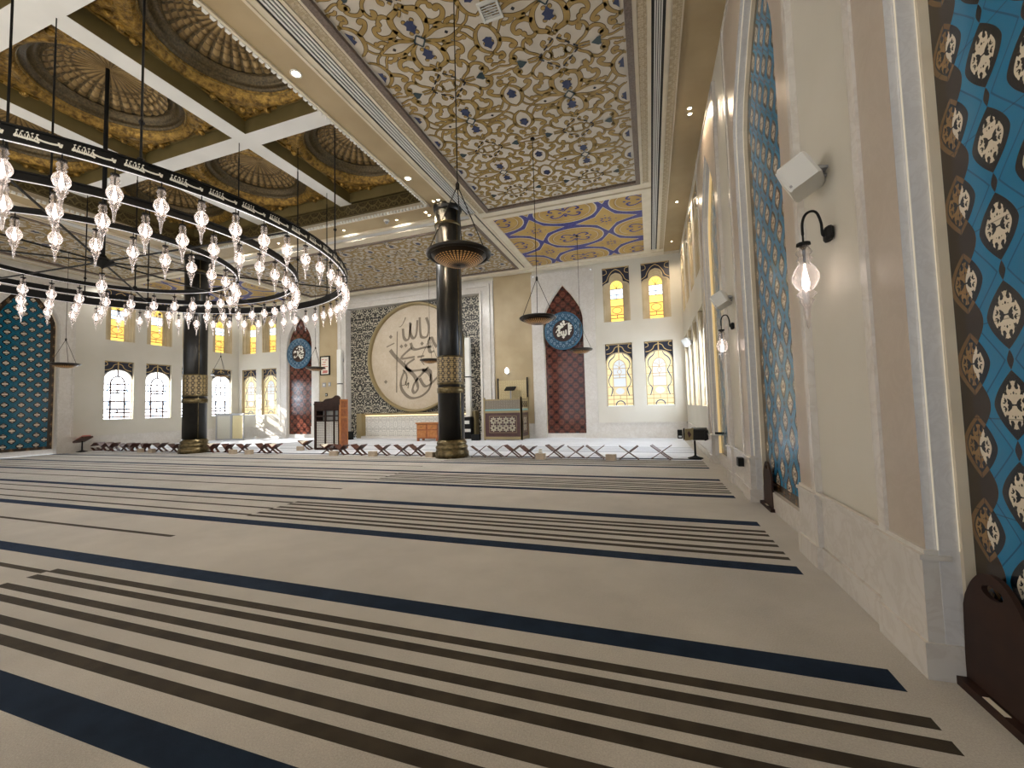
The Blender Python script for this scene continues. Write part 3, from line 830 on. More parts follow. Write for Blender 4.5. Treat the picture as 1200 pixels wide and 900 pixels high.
QB = [  # blue and dark blossoms
 ('b', [(0, .98), (.05, .90), (.11, .86), (.07, .80), (.10, .74), (.03, .72), (0, .70)]),
 ('b', [(1.165, .52), (1.115, .58), (1.06, .62), (1.10, .68), (1.07, .75), (1.13, .77), (1.165, .79)]),
 ('t', [(.62, 0), (.74, .09), (.80, .085), (.80, 0)]),
 ('k', [(.50, 1.125), (.54, 1.085), (.58, 1.125)]),
]
PX_, PY_ = 2.33, 2.25
def arabesque(name, x0, x1, y0, y1, M, cx0, cy0):
    base = MB(M); base.ax = (0, 1); base.quad((x0, y0, ZS), (x1, y0, ZS), (x1, y1, ZS), (x0, y1, ZS))
    root = part(base, name, M_['cream'])
    go = MB(M); dk = MB(M); bl = MB(M); te = MB(M); bk = MB(M)
    i0, i1 = math.floor((x0-cx0)/PX_-.6), math.ceil((x1-cx0)/PX_+.6)
    j0, j1 = math.floor((y0-cy0)/PY_-.6), math.ceil((y1-cy0)/PY_+.6)
    rib = [(catmull(p, 4), w) for p, w in QC]
    inside = lambda x, y: x0 <= x <= x1 and y0 <= y <= y1
    def put(mbx, q, z):
        if all(inside(x, y) for x, y in q): mbx.F([mbx.V((x, y, z)) for x, y in q])
    for i in range(i0, i1+1):
        for j in range(j0, j1+1):
            ox, oy = cx0+i*PX_, cy0+j*PY_
            if ox+1.2 < x0 or ox-1.2 > x1 or oy+1.2 < y0 or oy-1.2 > y1: continue
            for sx in (-1, 1):
                for sy in (-1, 1):
                    for p, w in rib:
                        for mbx, ww, z in ((dk, (lambda t, w=w: w(t)+.022), ZS-.003), (go, w, ZS-.006)):
                            q = strip(p, ww)
                            for (l0, r0), (l1, r1) in zip(q, q[1:]):
                                put(mbx, [(ox+sx*a, oy+sy*b) for a, b in (l0, r0, r1, l1)], z)
                    for a, b, r in QD:
                        put(dk, [(ox+sx*a+(r+.011)*math.cos(k*PI/5), oy+sy*b+(r+.011)*math.sin(k*PI/5)) for k in range(10)], ZS-.004)
                        put(go, [(ox+sx*a+r*math.cos(k*PI/5), oy+sy*b+r*math.sin(k*PI/5)) for k in range(10)], ZS-.008)
                    for c, pts in QB:
                        put({'b': bl, 't': te, 'k': bk}[c], [(ox+sx*a, oy+sy*b) for a, b in pts], ZS-.010)
                    # dashed diamond
                    for k in range(3):
                        a, b = (k+.15)/3, (k+.75)/3
                        q = strip([(.40*(1-a), .37*a), (.40*(1-b), .37*b)], .035)
                        put(bk, [(ox+sx*u, oy+sy*v) for u, v in (q[0][0], q[0][1], q[1][1], q[1][0])], ZS-.011)
                    q = strip([(0, 1.0), (.11, 1.125)], .028)
                    put(te, [(ox+sx*u, oy+sy*v) for u, v in (q[0][0], q[0][1], q[1][1], q[1][0])], ZS-.011)
    dk.build('scroll_outline', M_['golddk'], root); go.build('gold_scroll', M_['gold'], root)
    bl.build('blue_blossom', M_['pblue'], root); te.build('teal_blossom', M_['pteal'], root); bk.build('dashed_diamond', M_['pblack'], root)
arabesque('arabesque_panel', -4.95, -.15, 1.2, 12.66, ident, -1.385, 7.40)
arabesque('arabesque_panel', -4.95, -.15, 4.5, 12.66, mirx, -1.385, 7.40)
arabesque('arabesque_panel', fx0+.12, fx1-.12, 13.62, 18.63, ident, CX, 15.0)

# ---- blue and gold corner panels
def corner_panel(M):
    x0, x1, y0, y1 = -5.10, 0, 13.42, 18.75
    base = MB(M); base.ax = (0, 1); base.quad((x0, y0, ZS-.001), (x1, y0, ZS-.001), (x1, y1, ZS-.001), (x0, y1, ZS-.001))
    root = part(base, 'blue_gold_panel', M_['royal'])
    oc = MB(M); od = MB(M); wh = MB(M); bl = MB(M)
    def clip(pts):
        def cl(P, f, g):
            o = []
            for k in range(len(P)):
                a, b = P[k-1], P[k]
                if f(a) != f(b): o.append(g(a, b))
                if f(b): o.append(b)
            return o
        def at(a, b, i, v): t = (v-a[i])/(b[i]-a[i]); return (a[0]+(b[0]-a[0])*t, a[1]+(b[1]-a[1])*t)
        for i, v, s in ((0, x0, 1), (0, x1, -1), (1, y0, 1), (1, y1, -1)):
            pts = cl(pts, lambda p: (p[i]-v)*s >= 0, lambda a, b: at(a, b, i, v))
            if len(pts) < 3: return None
        return pts
    def P(mbx, pts, z):
        q = clip(pts)
        if q: mbx.F([mbx.V((a, b, ZS-z)) for a, b in q])
    ell = lambda cx, cy, a, b, n=36: [(cx+a*math.cos(2*PI*k/n), cy+b*math.sin(2*PI*k/n)*(1-.10*abs(math.sin(2*PI*k/n)))) for k in range(n)]
    def ringe(mbx, cx, cy, a, b, w, z):
        o, i = ell(cx, cy, a, b), ell(cx, cy, a-w, b-w)
        for k in range(36): P(mbx, [o[k-1], o[k], i[k], i[k-1]], z)
    px_, py_ = 2.62, 2.26
    for i in range(-2, 3):
        for j in range(-2, 3):
            cx, cy = -2.58+i*px_, 16.12+j*py_
            # oval cartouche
            P(wh, ell(cx, cy, 1.12, .96), .002); P(oc, ell(cx, cy, 1.08, .92), .004); P(od, ell(cx, cy, .95, .80), .006); P(wh, ell(cx, cy, .90, .75), .007); P(oc, ell(cx, cy, .88, .73), .008)
            for s in (-1, 1):
                for t in (-1, 1):
                    q = strip(catmull([(0, .1*t), (s*.2, .3*t), (s*.42, .34*t), (s*.52, .18*t), (s*.40, .12*t)], 4), tap(.05, .09))
                    for (l0, r0), (l1, r1) in zip(q, q[1:]): P(bl, [(cx+a, cy+b) for a, b in (l0, r0, r1, l1)], .011)
                P(bl, ell(cx+s*.16, cy, .07, .05, 8), .010); P(bl, ell(cx, cy+s*.26, .06, .09, 8), .010); P(bl, ell(cx+s*.6, cy, .05, .05, 8), .010)
            # four-lobed star between
            sx, sy = cx+px_/2, cy+py_/2
            star = []
            for k in range(4):
                a = k*PI/2
                R = 1.05 if k % 2 == 0 else .98
                star.append((sx+R*math.cos(a), sy+R*math.sin(a)))
                star.append((sx+.48*math.cos(a+PI/4), sy+.48*math.sin(a+PI/4)))
            for k in range(0, 8):
                P(wh, [(sx, sy)] + [((x-sx)*1.05+sx, (y-sy)*1.05+sy) for x, y in (star[k], star[(k+1) % 8])], .003)
                P(oc, [(sx, sy), star[k], star[(k+1) % 8]], .005)
                a = k*PI/4
                P(bl, ell(sx+.16*math.cos(a), sy+.16*math.sin(a), .045, .045, 8), .009); P(bl, ell(sx+(.36 if k % 2 == 0 else .24)*math.cos(a), sy+(.36 if k % 2 == 0 else .24)*math.sin(a), .03, .03, 6), .009)
    wh.build('white_outline', M_['cream'], root); oc.build('gold_cartouche', M_['ochre'], root); od.build('shaded_band', M_['ochredk'], root); bl.build('blue_floret', M_['royal'], root)
corner_panel(ident); corner_panel(mirx)

# ---- coffered vault
def coffer_shell():
    g = MB(); g.ax = (0, 1)
    # stepped gilded cove from the opening up to the frieze
    def rect(d, z): return [(OX0-d, OY0-d, z), (OX1+d, OY0-d, z), (OX1+d, OY1+d, z), (OX0-d, OY1+d, z)]
    rows = [[g.V(p) for p in rect(d, z)] for d, z in ((0, ZS+.03), (0, ZS+.07), (.06, ZS+.10), (.10, ZS+.18), (.13, ZS+.22), (.14, ZS+.25))]
    for a, b in zip(rows, rows[1:]):
        for k in range(4): g.F([a[k], a[(k+1) % 4], b[(k+1) % 4], b[k]])
    part(g, 'cove', M_['mold'])
    # frieze of interlaced scrolls
    for nm, (a, b) in (('far', ((OX0-.14, OY1+.14), (OX1+.14, OY1+.14))), ('left', ((OX0-.14, OY0-.14), (OX0-.14, OY1+.14))), ('right', ((OX1+.14, OY1+.14), (OX1+.14, OY0-.14))), ('near', ((OX1+.14, OY0-.14), (OX0-.14, OY0-.14)))):
        L = math.hypot(b[0]-a[0], b[1]-a[1]); dx, dy = (b[0]-a[0])/L, (b[1]-a[1])/L
        T = lambda p, a=a, dx=dx, dy=dy: (a[0]+dx*p[0]+dy*p[1], a[1]+dy*p[0]-dx*p[1], p[2])
        m = MB(T); m.quad((0, 0, ZS+.25), (L, 0, ZS+.25), (L, 0, 9.02), (0, 0, 9.02)); fr = part(m, 'frieze', M_['giltdk'])
        if nm in ('far', 'left'):
            m = MB(T)
            n = int(L/.42)
            z0, z1 = ZS+.32, 8.95
            for k in range(n):
                x = k*L/n; w = L/n
                for s in (0, 1):
                    p = catmull([(x, z0), (x+w*.18, z0+.12), (x+w*.5, (z0+z1)/2), (x+w*.82, z1-.12), (x+w, z1)], 3)
                    if s: p = [(q[0], z0+z1-q[1]) for q in p]
                    m.ribbon(p, .035, 0, .012)
                m.ribbon([(x+w*.5+.06*math.cos(q*PI/4), z0+.09+.06*math.sin(q*PI/4)) for q in range(9)], .025, 0, .012)
            m.ribbon([(0, z0-.04), (L, z0-.04)], .03, 0, .012); m.ribbon([(0, z1+.03), (L, z1+.03)], .03, 0, .012)
            m.build('frieze_scroll', M_['olive'], fr)
    # little beaded edge
    m = MB()
    for (a, b) in (((OX0, OY1), (OX1, OY1)), ((OX1, OY0), (OX1, OY1)), ((OX0, OY0), (OX0, OY1))):
        L = math.hypot(b[0]-a[0], b[1]-a[1]); n = int(L/.13)
        for k in range(n):
            t = (k+.5)/n; x, y = a[0]+(b[0]-a[0])*t, a[1]+(b[1]-a[1])*t
            m.box(x-.035, x+.035, y-.035, y+.035, ZS-.025, ZS+.05)
    part(m, 'beaded_edge', M_['white'])
    m = MB()
    for (a, b) in (((OX0-.06, OY1+.06), (OX1+.06, OY1+.06)), ((OX1+.06, OY0), (OX1+.06, OY1+.06)), ((OX0-.06, OY0), (OX0-.06, OY1+.06))):
        m.box(min(a[0], b[0])-.03, max(a[0], b[0])+.03, min(a[1], b[1])-.03, max(a[1], b[1])+.03, ZS-.01, ZS+.04)
    part(m, 'edge_fillet', M_['mold'])
coffer_shell()
ZB, ZP = 9.0, 9.5
m = MB(); m.ax = (0, 1)
for c in (-14.15, -10.15): m.box(c-.235, c+.235, OY0-.14, OY1+.14, ZB, ZP+.02)
for c in (4.0, 8.0):
    for x0, x1 in ((OX0-.14, -14.15-.235), (-14.15+.235, -10.15-.235), (-10.15+.235, OX1+.14)): m.box(x0, x1, c-.235, c+.235, ZB, ZP+.02)
part(m, 'coffer_beams', M_['beam'])
def coffer(cx, cy):
    h = 2.0-.235
    RT = 10.55
    m = MB(); m.ax = (0, 1); m.smooth = False
    # olive sloping sides up to the plate, plate with a round hole
    s0 = [(cx-h, cy-h), (cx+h, cy-h), (cx+h, cy+h), (cx-h, cy+h)]
    z0, z1 = ZB+.01, ZP-.12
    N = 48; R = 1.45
    def sq(k, hh):
        a = 2*PI*k/N; c, s = math.cos(a), math.sin(a); q = hh/max(abs(c), abs(s)); return (cx+c*q, cy+s*q)
    rows = [[m.V((*sq(k, hh), z)) for k in range(N)] for hh, z in ((h, z0), (h-.015, z1))]
    rows.append([m.V((cx+R*math.cos(2*PI*k/N), cy+R*math.sin(2*PI*k/N), ZP-.05)) for k in range(N)])
    for a, b in zip(rows, rows[1:]):
        for k in range(N): m.F([a[k], a[(k+1) % N], b[(k+1) % N], b[k]])
    root = part(m, 'coffer', M_['olive'])
    g = MB()
    # gilded spandrels and straight frames
    for sx in (-1, 1):
        for sy in (-1, 1):
            for d, w in ((.10, .05), (.20, .035)):
                q = h-d
                g.box(*sorted((cx+sx*q, cx+sx*(q-w))), *sorted((cy+sy*.55, cy+sy*q)), z1-.06, z1); g.box(*sorted((cx+sx*.55, cx+sx*q)), *sorted((cy+sy*q, cy+sy*(q-w))), z1-.06, z1)
            q = h-.22
            pts = [(cx+sx*q, cy+sy*q)]
            arc = [(cx+sx*1.66*math.cos(t), cy+sy*1.58*math.sin(t)) for t in [PI/4+(k-6)*PI/22 for k in range(13)]]
            arc = [(min(max(x, cx-q), cx+q), min(max(y, cy-q), cy+q)) for x, y in arc]
            g.prismz(pts+arc, z1-.07, z1+.01)
            for k in range(5):
                a = PI/4+(k-2)*.16; r_ = 1.80+.12*(1-abs(k-2)/2)
                g.sphere((cx+sx*r_*math.cos(a), cy+sy*r_*math.sin(a), z1-.07), .085, 8, 5)
            p = h-.16
            g.prismz([(cx+sx*(h-.03), cy+sy*(h-.03)), (cx+sx*(h-.36), cy+sy*(h-.12)), (cx+sx*(h-.40), cy+sy*(h-.40)), (cx+sx*(h-.12), cy+sy*(h-.36))], z1-.05, z1)
    g.build('gilt_spandrels', M_['gilt'], root)
    g = MB(); g.smooth = True
    g.lathe([(1.68, z1+.02), (1.67, z1-.05), (1.62, z1-.09), (1.56, z1-.07), (1.50, z1-.02), (1.44, ZP-.0)], (cx, cy, 0), 56, cap=False)
    g.build('gilt_ring', M_['gilt'], root)
    g = MB(); g.smooth = True
    g.lathe([(1.47, ZP-.06), (1.45, ZP+.02), (1.40, ZP+.10), (1.33, ZP+.05), (1.30, ZP+.12), (1.24, ZP+.22), (1.16, ZP+.25), (1.09, ZP+.17)], (cx, cy, 0), 56, cap=False)
    g.build('dark_ring', M_['giltdk'], root)
    # fluted fan dome with knobbed outer rows
    g = MB(); g.smooth = True
    NF = 32; NA = NF*6; NR_ = 26
    rows = []
    for i in range(NR_+1):
        t = i/NR_; r_ = 1.14*(1-t)+.05*t
        zz = ZP+.22+.55*(math.sqrt(max(0, 1-(r_/1.24)**2))-math.sqrt(1-(1.14/1.24)**2))
        row = []
        for k in range(NA):
            a = 2*PI*k/NA
            f = abs(math.cos(NF/2*a))
            amp = .055*r_
            d = amp*(1-f**1.2)
            if r_ > .58: d += .028*math.sin((r_-.58)*38)*f
            row.append(g.V((cx+r_*math.cos(a), cy+r_*math.sin(a), zz-.03+d)))
        rows.append(row)
    for a, b in zip(rows, rows[1:]):
        for k in range(NA):
            i_ = rows.index(a) if k == 0 else i_
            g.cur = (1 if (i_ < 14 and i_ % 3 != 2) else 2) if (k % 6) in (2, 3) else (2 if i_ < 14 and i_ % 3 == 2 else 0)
            g.F([a[k], a[(k+1) % NA], b[(k+1) % NA], b[k]])
    g.F(rows[-1])
    g.cur = 0
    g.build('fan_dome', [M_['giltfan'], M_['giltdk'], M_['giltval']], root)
for cx in (-16.15+.0, -12.15, -8.15):
    for cy in (2.0, 6.0, 10.0): coffer(cx, cy)
# unseen box added over the vault to keep sky light from leaking in
m = MB(); m.ax = (0, 1)
m.box(OX0-.6, OX1+.6, OY0-.6, OY1+.6, 10.45, 10.5)
for q in ((OX0-.6, OX0-.5, OY0-.6, OY1+.6), (OX1+.5, OX1+.6, OY0-.6, OY1+.6), (OX0-.6, OX1+.6, OY0-.6, OY0-.5), (OX0-.6, OX1+.6, OY1+.5, OY1+.6)): m.box(*q, ZS+.06, 10.5)
part(m, 'vault_leak_cover', M_['olive'])
# ------------------------------------------------------------------ columns
def column(x, y, label):
    root = empty('column')
    m = MB(); m.smooth = True
    m.lathe([(.425, .55), (.415, 8.30)], n=32); m.build('shaft', M_['column'], root)
    m = MB(); m.smooth = True
    m.lathe([(.55, 0), (.55, .16), (.525, .19), (.50, .24), (.51, .28), (.525, .32), (.51, .36), (.47, .39), (.48, .43), (.49, .46), (.47, .50), (.445, .53), (.425, .57)], n=40); m.build('base', M_['brass'], root)
    m = MB(); m.smooth = True
    n = 40; rows = []
    for z in (2.42, 3.22):
        row = []
        for k in range(n+1):
            a = 2*PI*k/n; m.v.append((.435*math.cos(a), .435*math.sin(a), z)); m.uv.append((a*.435, z)); row.append(len(m.v)-1)
        rows.append(row)
    for k in range(n): m.F([rows[0][k], rows[0][k+1], rows[1][k+1], rows[1][k]])
    m.build('ornament_band', M_['brassband'], root)
    for zs in (((2.06, 2.20), (2.20, 2.26)), ((2.34, 2.42),), ((3.22, 3.27),), ((7.62, 7.72),)):
        m = MB(); m.smooth = True
        z0, z1 = zs[0][0], zs[-1][1]
        m.lathe([(.42, z0), (.445, z0+.02), (.45, (z0+z1)/2), (.445, z1-.02), (.42, z1)], n=32, cap=False); m.build('ring', M_['brass'], root)
    m = MB()
    m.smooth = True; m.lathe([(.42, 8.12), (.46, 8.16), (.48, 8.24), (.48, 8.30)], n=32, cap=False); m.build('capital', M_['column'], root)
    for a in (PI*.14,):
        m = MB(); m.box(.41, .432, -.012, .012, .6, 8.1)
        o = m.build('gilt_seam', M_['brass'], root); o.rotation_euler = (0, 0, -.32)
    root.location = (x, y, 0)
    tag(root, label, 'column', 'black columns')
column(-6.2, 12.1, 'black column with brass base beside the wooden pulpit and big round disc')
column(-18.2, 12.1, 'black column with brass base standing among the bookstands before the bright left windows')

# ------------------------------------------------------------------ chandelier
CC = Vector((-12.15, 5.95, 5.24))
ch = empty('chandelier'); tag(ch, 'huge black triple-ring chandelier with Arabic lettering and clear glass lamps', 'chandelier')
RINGS = ((5.37, .22, 64, 'outer_ring'), (4.10, .14, 48, 'middle_ring'), (2.67, .10, 32, 'inner_ring'))
def ringmesh(R, h, w=.035, n=160):
    m = MB(); m.smooth = False
    prof = [(R, .0), (R, h), (R-w, h), (R-w, 0), (R-w*.5, -.0)]
    rows = [[m.V((r*math.cos(2*PI*k/n), r*math.sin(2*PI*k/n), z)) for k in range(n)] for r, z in ((R+.02, 0), (R+.02, .025), (R, .025), (R, h-.025), (R+.02, h-.025), (R+.02, h), (R-w-.02, h), (R-w, h-.03), (R-w, .03), (R-w-.03, 0))]
    for i in range(len(rows)):
        a, b = rows[i], rows[(i+1) % len(rows)]
        for k in range(n): m.F([a[k], a[(k+1) % n], b[(k+1) % n], b[k]])
    return m
lamp_spots = []
for R, h, n, nm in RINGS:
    o = ringmesh(R, h).build(nm, M_['black'], ch)
    d = MB()
    N = 160
    for k in range(N):
        a, b = 2*PI*k/N, 2*PI*(k+1)/N
        d.quad(((R-.01)*math.cos(a), (R-.01)*math.sin(a), -.004), ((R-.01)*math.cos(b), (R-.01)*math.sin(b), -.004), ((R-.05)*math.cos(b), (R-.05)*math.sin(b), -.004), ((R-.05)*math.cos(a), (R-.05)*math.sin(a), -.004))
    d.build('light_strip', M_['ringlight'], o)
    for k in range(n):
        a = 2*PI*(k+.5)/n if nm != 'outer_ring' else math.radians(-36.2)+2*PI*k/n
        lamp_spots.append(((R-.02)*math.cos(a), (R-.02)*math.sin(a), -.01))
    if nm == 'outer_ring':
        T = lambda p: ((R+.004+p[1])*math.cos(p[0]/R), (R+.004+p[1])*math.sin(p[0]/R), p[2])
        m = MB(T)
        seg = 2*PI*R/64
        for k in range(64):
            s0 = (math.radians(-32.8)+2*PI*k/64)*R - seg*.47
            rr = random.Random(3)
            pts = []
            for q in range(13):
                pts.append((s0+.03+q*.0175, .10+(.035 if q % 2 else -.03)+rr.uniform(-.012, .012)))
            m.ribbon(pts, .026, 0, .004)
            m.ribbon(catmull([(s0+.02, .085), (s0+.10, .075), (s0+.20, .07), (s0+.25, .055)], 3), .03, 0, .004)
            for q in range(5): m.ribbon([(s0+.04+q*.045, .15), (s0+.06+q*.045, .165)], .016, 0, .004)
            m.ribbon(catmull([(s0+.22, .105), (s0+.28, .088), (s0+.36, .083), (s0+.42, .09)], 3), .026, 0, .004)
            m.ribbon(catmull([(s0+.425, .125), (s0+.43, .09), (s0+.445, .065), (s0+.455, .115)], 3), .022, 0, .004)
        m.build('lettering', M_['letter'], o)
# hub, spokes, rods
m = MB(); m.smooth = False
m.lathe([(0.001, -.17), (.03, -.12), (.24, .0), (.24, .04), (.10, .12), (.045, .2), (.04, 4.95), (.20, 4.97), (.2, 5.05), (.001, 5.05)], n=12, cap=False); m.build('hub_and_rod', M_['black'], ch)
for k in range(8):
    a = math.radians(-41+45*k); m = MB()
    m.tube([(.2*math.cos(a), .2*math.sin(a), .02), (5.36*math.cos(a), 5.36*math.sin(a), .02)], .022, 5); m.build('spoke', M_['black'], ch)
def cable(p, q, bead=None):
    m = MB(); m.tube([p, q], .010, 5)
    t = Vector(p).lerp(Vector(q), .82); m.tube([p, t], .017, 5)
    c = Vector(p).lerp(Vector(q), .16); m.sphere(tuple(c), .04, 10, 6)
    m.lathe([(.05, 0), (.05, .03), (.02, .06)], q if q[2] < p[2] else p, 8)
    return m.build('hanging_cable', M_['black'], ch)
for k in range(8):
    a = math.radians(-22+45*k)
    tx, ty = 5.35*math.cos(a), 5.35*math.sin(a)
    wx, wy = CC.x+tx, CC.y+ty
    inside = OX0 < wx < OX1 and OY0 < wy < OY1
    cable((tx, ty, .22), (tx*1.0, ty*1.0, (9.3 if inside else ZS)-CC.z))
for R, ks in ((4.1, 4), (2.67, 4)):
    for k in range(ks):
        a = math.radians(-41+90*k); cable((R*math.cos(a), R*math.sin(a), .1), (R*math.cos(a), R*math.sin(a), 9.3-CC.z))
# glass lamps
def glass_mesh():
    m = MB(); m.smooth = True
    m.lathe([(.03, -.10), (.045, -.13), (.062, -.165), (.04, -.20), (.06, -.225), (.04, -.255), (.05, -.27), (.078, -.31), (.098, -.36), (.098, -.40), (.078, -.45), (.045, -.49), (.075, -.525), (.04, -.56), (.055, -.58), (.03, -.62), (.022, -.68), (.012, -.80), (.001, -.82)], n=14, cap=False)
    return m
def cap_mesh(m):
    m.lathe([(.008, 0), (.008, -.075), (.05, -.08), (.055, -.10), (.03, -.11), (.012, -.14), (.010, -.26), (.001, -.262)], n=10, cap=False)
def bulb_mesh(m):
    m.lathe([(.006, -.26), (.012, -.33), (.024, -.39), (.030, -.43), (.022, -.47), (.001, -.49)], n=8, cap=False)
g_ = MB(); g_ = glass_mesh(); lamp0 = g_.build('lamp', M_['glass'], ch)
c_ = MB(); cap_mesh(c_); c_.build('lamp_cap', M_['black'], lamp0)
b_ = MB(); b_.smooth = True; bulb_mesh(b_); b_.build('bulb', M_['bulb'], lamp0)
lamp_spots.append((0, 0, -.17))
lamp_spots.sort(key=lambda p: ((Vector(p)+CC)-Vector((0, 0, CAMZ))).length)
near, far = lamp_spots[:99], lamp_spots[99:]
for k, p in enumerate(near):
    o = lamp0 if k == 0 else dup(lamp0, ch)
    o.location = p
def at_spots(fn, mat, name, parent):
    m = MB(); m.smooth = True
    for p in far:
        m.M = lambda q, p=p: (q[0]+p[0], q[1]+p[1], q[2]+p[2]); fn(m)
    return m.build(name, mat, parent)
def gm(m):
    k = glass_mesh(); o = len(m.v)
    for p in k.v: m.V(p)
    for f in k.f: m.F([i+o for i in f])
rest = at_spots(gm, M_['glass'], 'lamps', ch); rest['kind'] = 'stuff'
at_spots(cap_mesh, M_['black'], 'lamp_cap', rest); at_spots(bulb_mesh, M_['bulb'], 'bulb', rest)
ch.location = CC

# ------------------------------------------------------------------ hanging dish lamps
def dishmat():
    m = Mat('pierced_brass', (.03, .02, .012), .35, metal=.6)
    u, v = m.uv()
    a, r = u, v
    cell = ((a*40).fr()-.5).abs()*2; rr = ((r*16).fr()-.5).abs()*2
    hole = (cell*cell+rr*rr).lt(.38)*r.gt(.22)*r.lt(.80)
    m.set('Emission Color', (1, .52, .18, 1)); m.set('Emission Strength', hole*(1-((r-.52).abs()*2.6)).mx(.0)*.5)
    m.set('Base Color', m.mix(hole, (.022, .014, .008), (.16, .085, .03)))
    return m.m
M_['dish'] = dishmat()
M_['dishdark'] = plain('dark_bronze', (.020, .016, .012), .35, metal=.5)
def dish_proto():
    root = empty('dish_lamp')
    R = .44
    m = MB(); m.smooth = True
    prof = [(.02, -.15), (.10, -.145), (.20, -.125), (.29, -.09), (.36, -.04), (.40, .0)]
    n = 40; rows = []
    for r, z in prof:
        row = []
        for k in range(n+1):
            a = 2*PI*k/n; m.v.append((r*math.cos(a), r*math.sin(a), z)); m.uv.append((k/n, r/.42)); row.append(len(m.v)-1)
        rows.append(row)
    for a, b in zip(rows, rows[1:]):
        for k in range(n): m.F([a[k], a[k+1], b[k+1], b[k]])
    m.build('pierced_bowl', M_['dish'], root)
    m = MB(); m.smooth = True
    m.lathe([(.395, -.02), (.42, -.03), (.45, -.005), (.455, .02), (.43, .04), (.40, .03), (.385, .0)], n=40, cap=False); m.build('rim', M_['dishdark'], root)
    for k in range(3):
        a = PI/2+2*PI*k/3+.3
        m = MB(); m.tube([(.42*math.cos(a), .42*math.sin(a), .03), (.02*math.cos(a), .02*math.sin(a), .95)], .008, 5)
        m.build('chain', M_['dishdark'], root)
    m = MB(); m.lathe([(.001, .93), (.03, .95), (.03, 1.02), (.008, 1.06), (.008, 4.53), (.06, 4.535), (.06, 4.56), (.001, 4.565)], n=8, cap=False); m.build('cable', M_['dishdark'], root)
    return root
D0 = dish_proto()
for k, (x, y, lb) in enumerate([(-2.45, 5.1, 'pierced bronze dish lamp hanging nearest, large in front of the black column'),
    (-2.53, 9.63, 'bronze dish lamp hanging just left of the right blue Allah medallion'),
    (-2.5, 16.0, 'small bronze dish lamp hanging at the lower right edge of the right medallion'),
    (-9.2, 16.0, 'bronze dish lamp hanging in front of the huge calligraphy disc beside the column'),
    (-15.6, 16.0, 'bronze dish lamp hanging between the left medallion and the framed picture'),
    (-22.1, 16.0, 'bronze dish lamp hanging over the far left corner lattice box'),
    (-22.0, 9.7, 'bronze dish lamp hanging beside the left blue tiled niche')]):
    o = D0 if k == 0 else dup(D0)
    o.location = (x, y, 3.72); tag(o, lb, 'hanging lamp', 'hanging dish lamps')

# ------------------------------------------------------------------ medallions
def medallion(u, z, strokes, ox, oy, R, word, label):
    root = empty('medallion'); T = lambda p: (u+p[0], YF+p[1], z+p[2])
    m = MB(T); ring_prof(m, [(R, .0), (R, -.09), (R-.05, -.11), (R-.09, -.08)], 56); m.build('rim', M_['medplain'], root)
    m = MB(T); ring_prof(m, [(R-.09, -.075), (.60*R, -.075)], 56); m.build('blue_band', M_['medblue'], root)
    m = MB(T); ring_prof(m, [(.62*R, -.08), (.60*R, -.10), (.56*R, -.08)], 56); m.build('inner_rim', M_['medplain'], root)
    m = MB(T); r_ = ring_prof(m, [(.57*R, -.07), (.3*R, -.07)], 56); m.F(r_[-1]); m.build('dark_center', M_['medbrown'], root)
    m = MB(T); cal(m, strokes, ox, oy, 15, YF, (.11, .75, .035), -.074, -.014, u, z); m.build('lettering', M_['letter'], root)
    anchor(root, (u, YF, z-R)); tag(root, label, 'medallion', 'round blue medallions')
medallion(-3.86, 5.16, [([(402,278),(405,380),(408,490)], .085), ([(352,400),(356,470),(338,500),(318,480),(312,420)], .07), ([(316,470),(296,500),(280,478),(276,425)], .07), [(280,480),(250,505),(222,508),(212,478),(228,450),(248,460),(240,490)],
 [(186,360),(215,338),(250,350),(262,378),(215,392),(190,430),(180,455)], [(266,280),(272,308),(298,314),(312,290),(330,312),(352,300),(374,284)], [(310,262)], [(436,330)], [(438,372)], [(312,530)], [(290,345)], ([(210,360),(235,372),(250,366)], .05), [(425,420),(440,430)], [(232,415)]],
 640, 360, .93, '', 'round blue medallion with white Allah lettering on the right red niche')
medallion(-20.22, 5.14, [[(222,395),(228,430),(244,440),(240,405)], [(232,440),(212,492),(180,512),(168,495),(182,480)], [(240,432),(278,398),(302,420),(262,460),(246,470),(288,530)], [(252,470),(290,478),(332,466)],
 [(228,340),(250,318),(268,338),(290,322),(312,352)], [(300,372),(318,384)], [(190,410)], [(322,425)], [(200,360),(222,352)], ([(160,440),(176,400),(190,430)], .05), [(262,372)], [(312,505)]],
 335, 385, .93, '', 'round blue medallion with white lettering on the left red niche')

# framed picture, wall plates
root = empty('framed_picture'); tag(root, 'narrow framed sheet of pink and cream writing on the wall right of the left medallion', 'picture')
m = MB(farM)
for q in ((-18.62, -18.56, 3.72, 4.86), (-17.98, -17.90, 3.72, 4.86), (-18.56, -17.98, 3.72, 3.78), (-18.56, -17.98, 4.80, 4.86)): m.box(q[0], q[1], -.06, -.002, q[2], q[3])
m.build('frame', M_['black'], root)
m = MB(farM); m.box(-18.56, -17.98, -.03, -.01, 3.78, 4.80); m.build('sheet', M_['paper'], root)
m = MB(farM)
for z, a, b in ((4.66, -18.5, -18.35), (4.62, -18.28, -18.1), (4.5, -18.42, -18.2), (4.36, -18.5, -18.22), (4.22, -18.44, -18.06), (4.1, -18.5, -18.2), (3.98, -18.45, -18.05)): m.ribbon([(a, z), (b, z)], .05, 0, -.033)
m.poly([(-18.5, -.033, 3.84), (-18.1, -.033, 3.84), (-18.05, -.033, 3.92), (-18.25, -.033, 4.0), (-18.4, -.033, 3.95)])
m.build('writing', M_['pink'], root)
anchor(root, (-18.26, YF, 3.72))
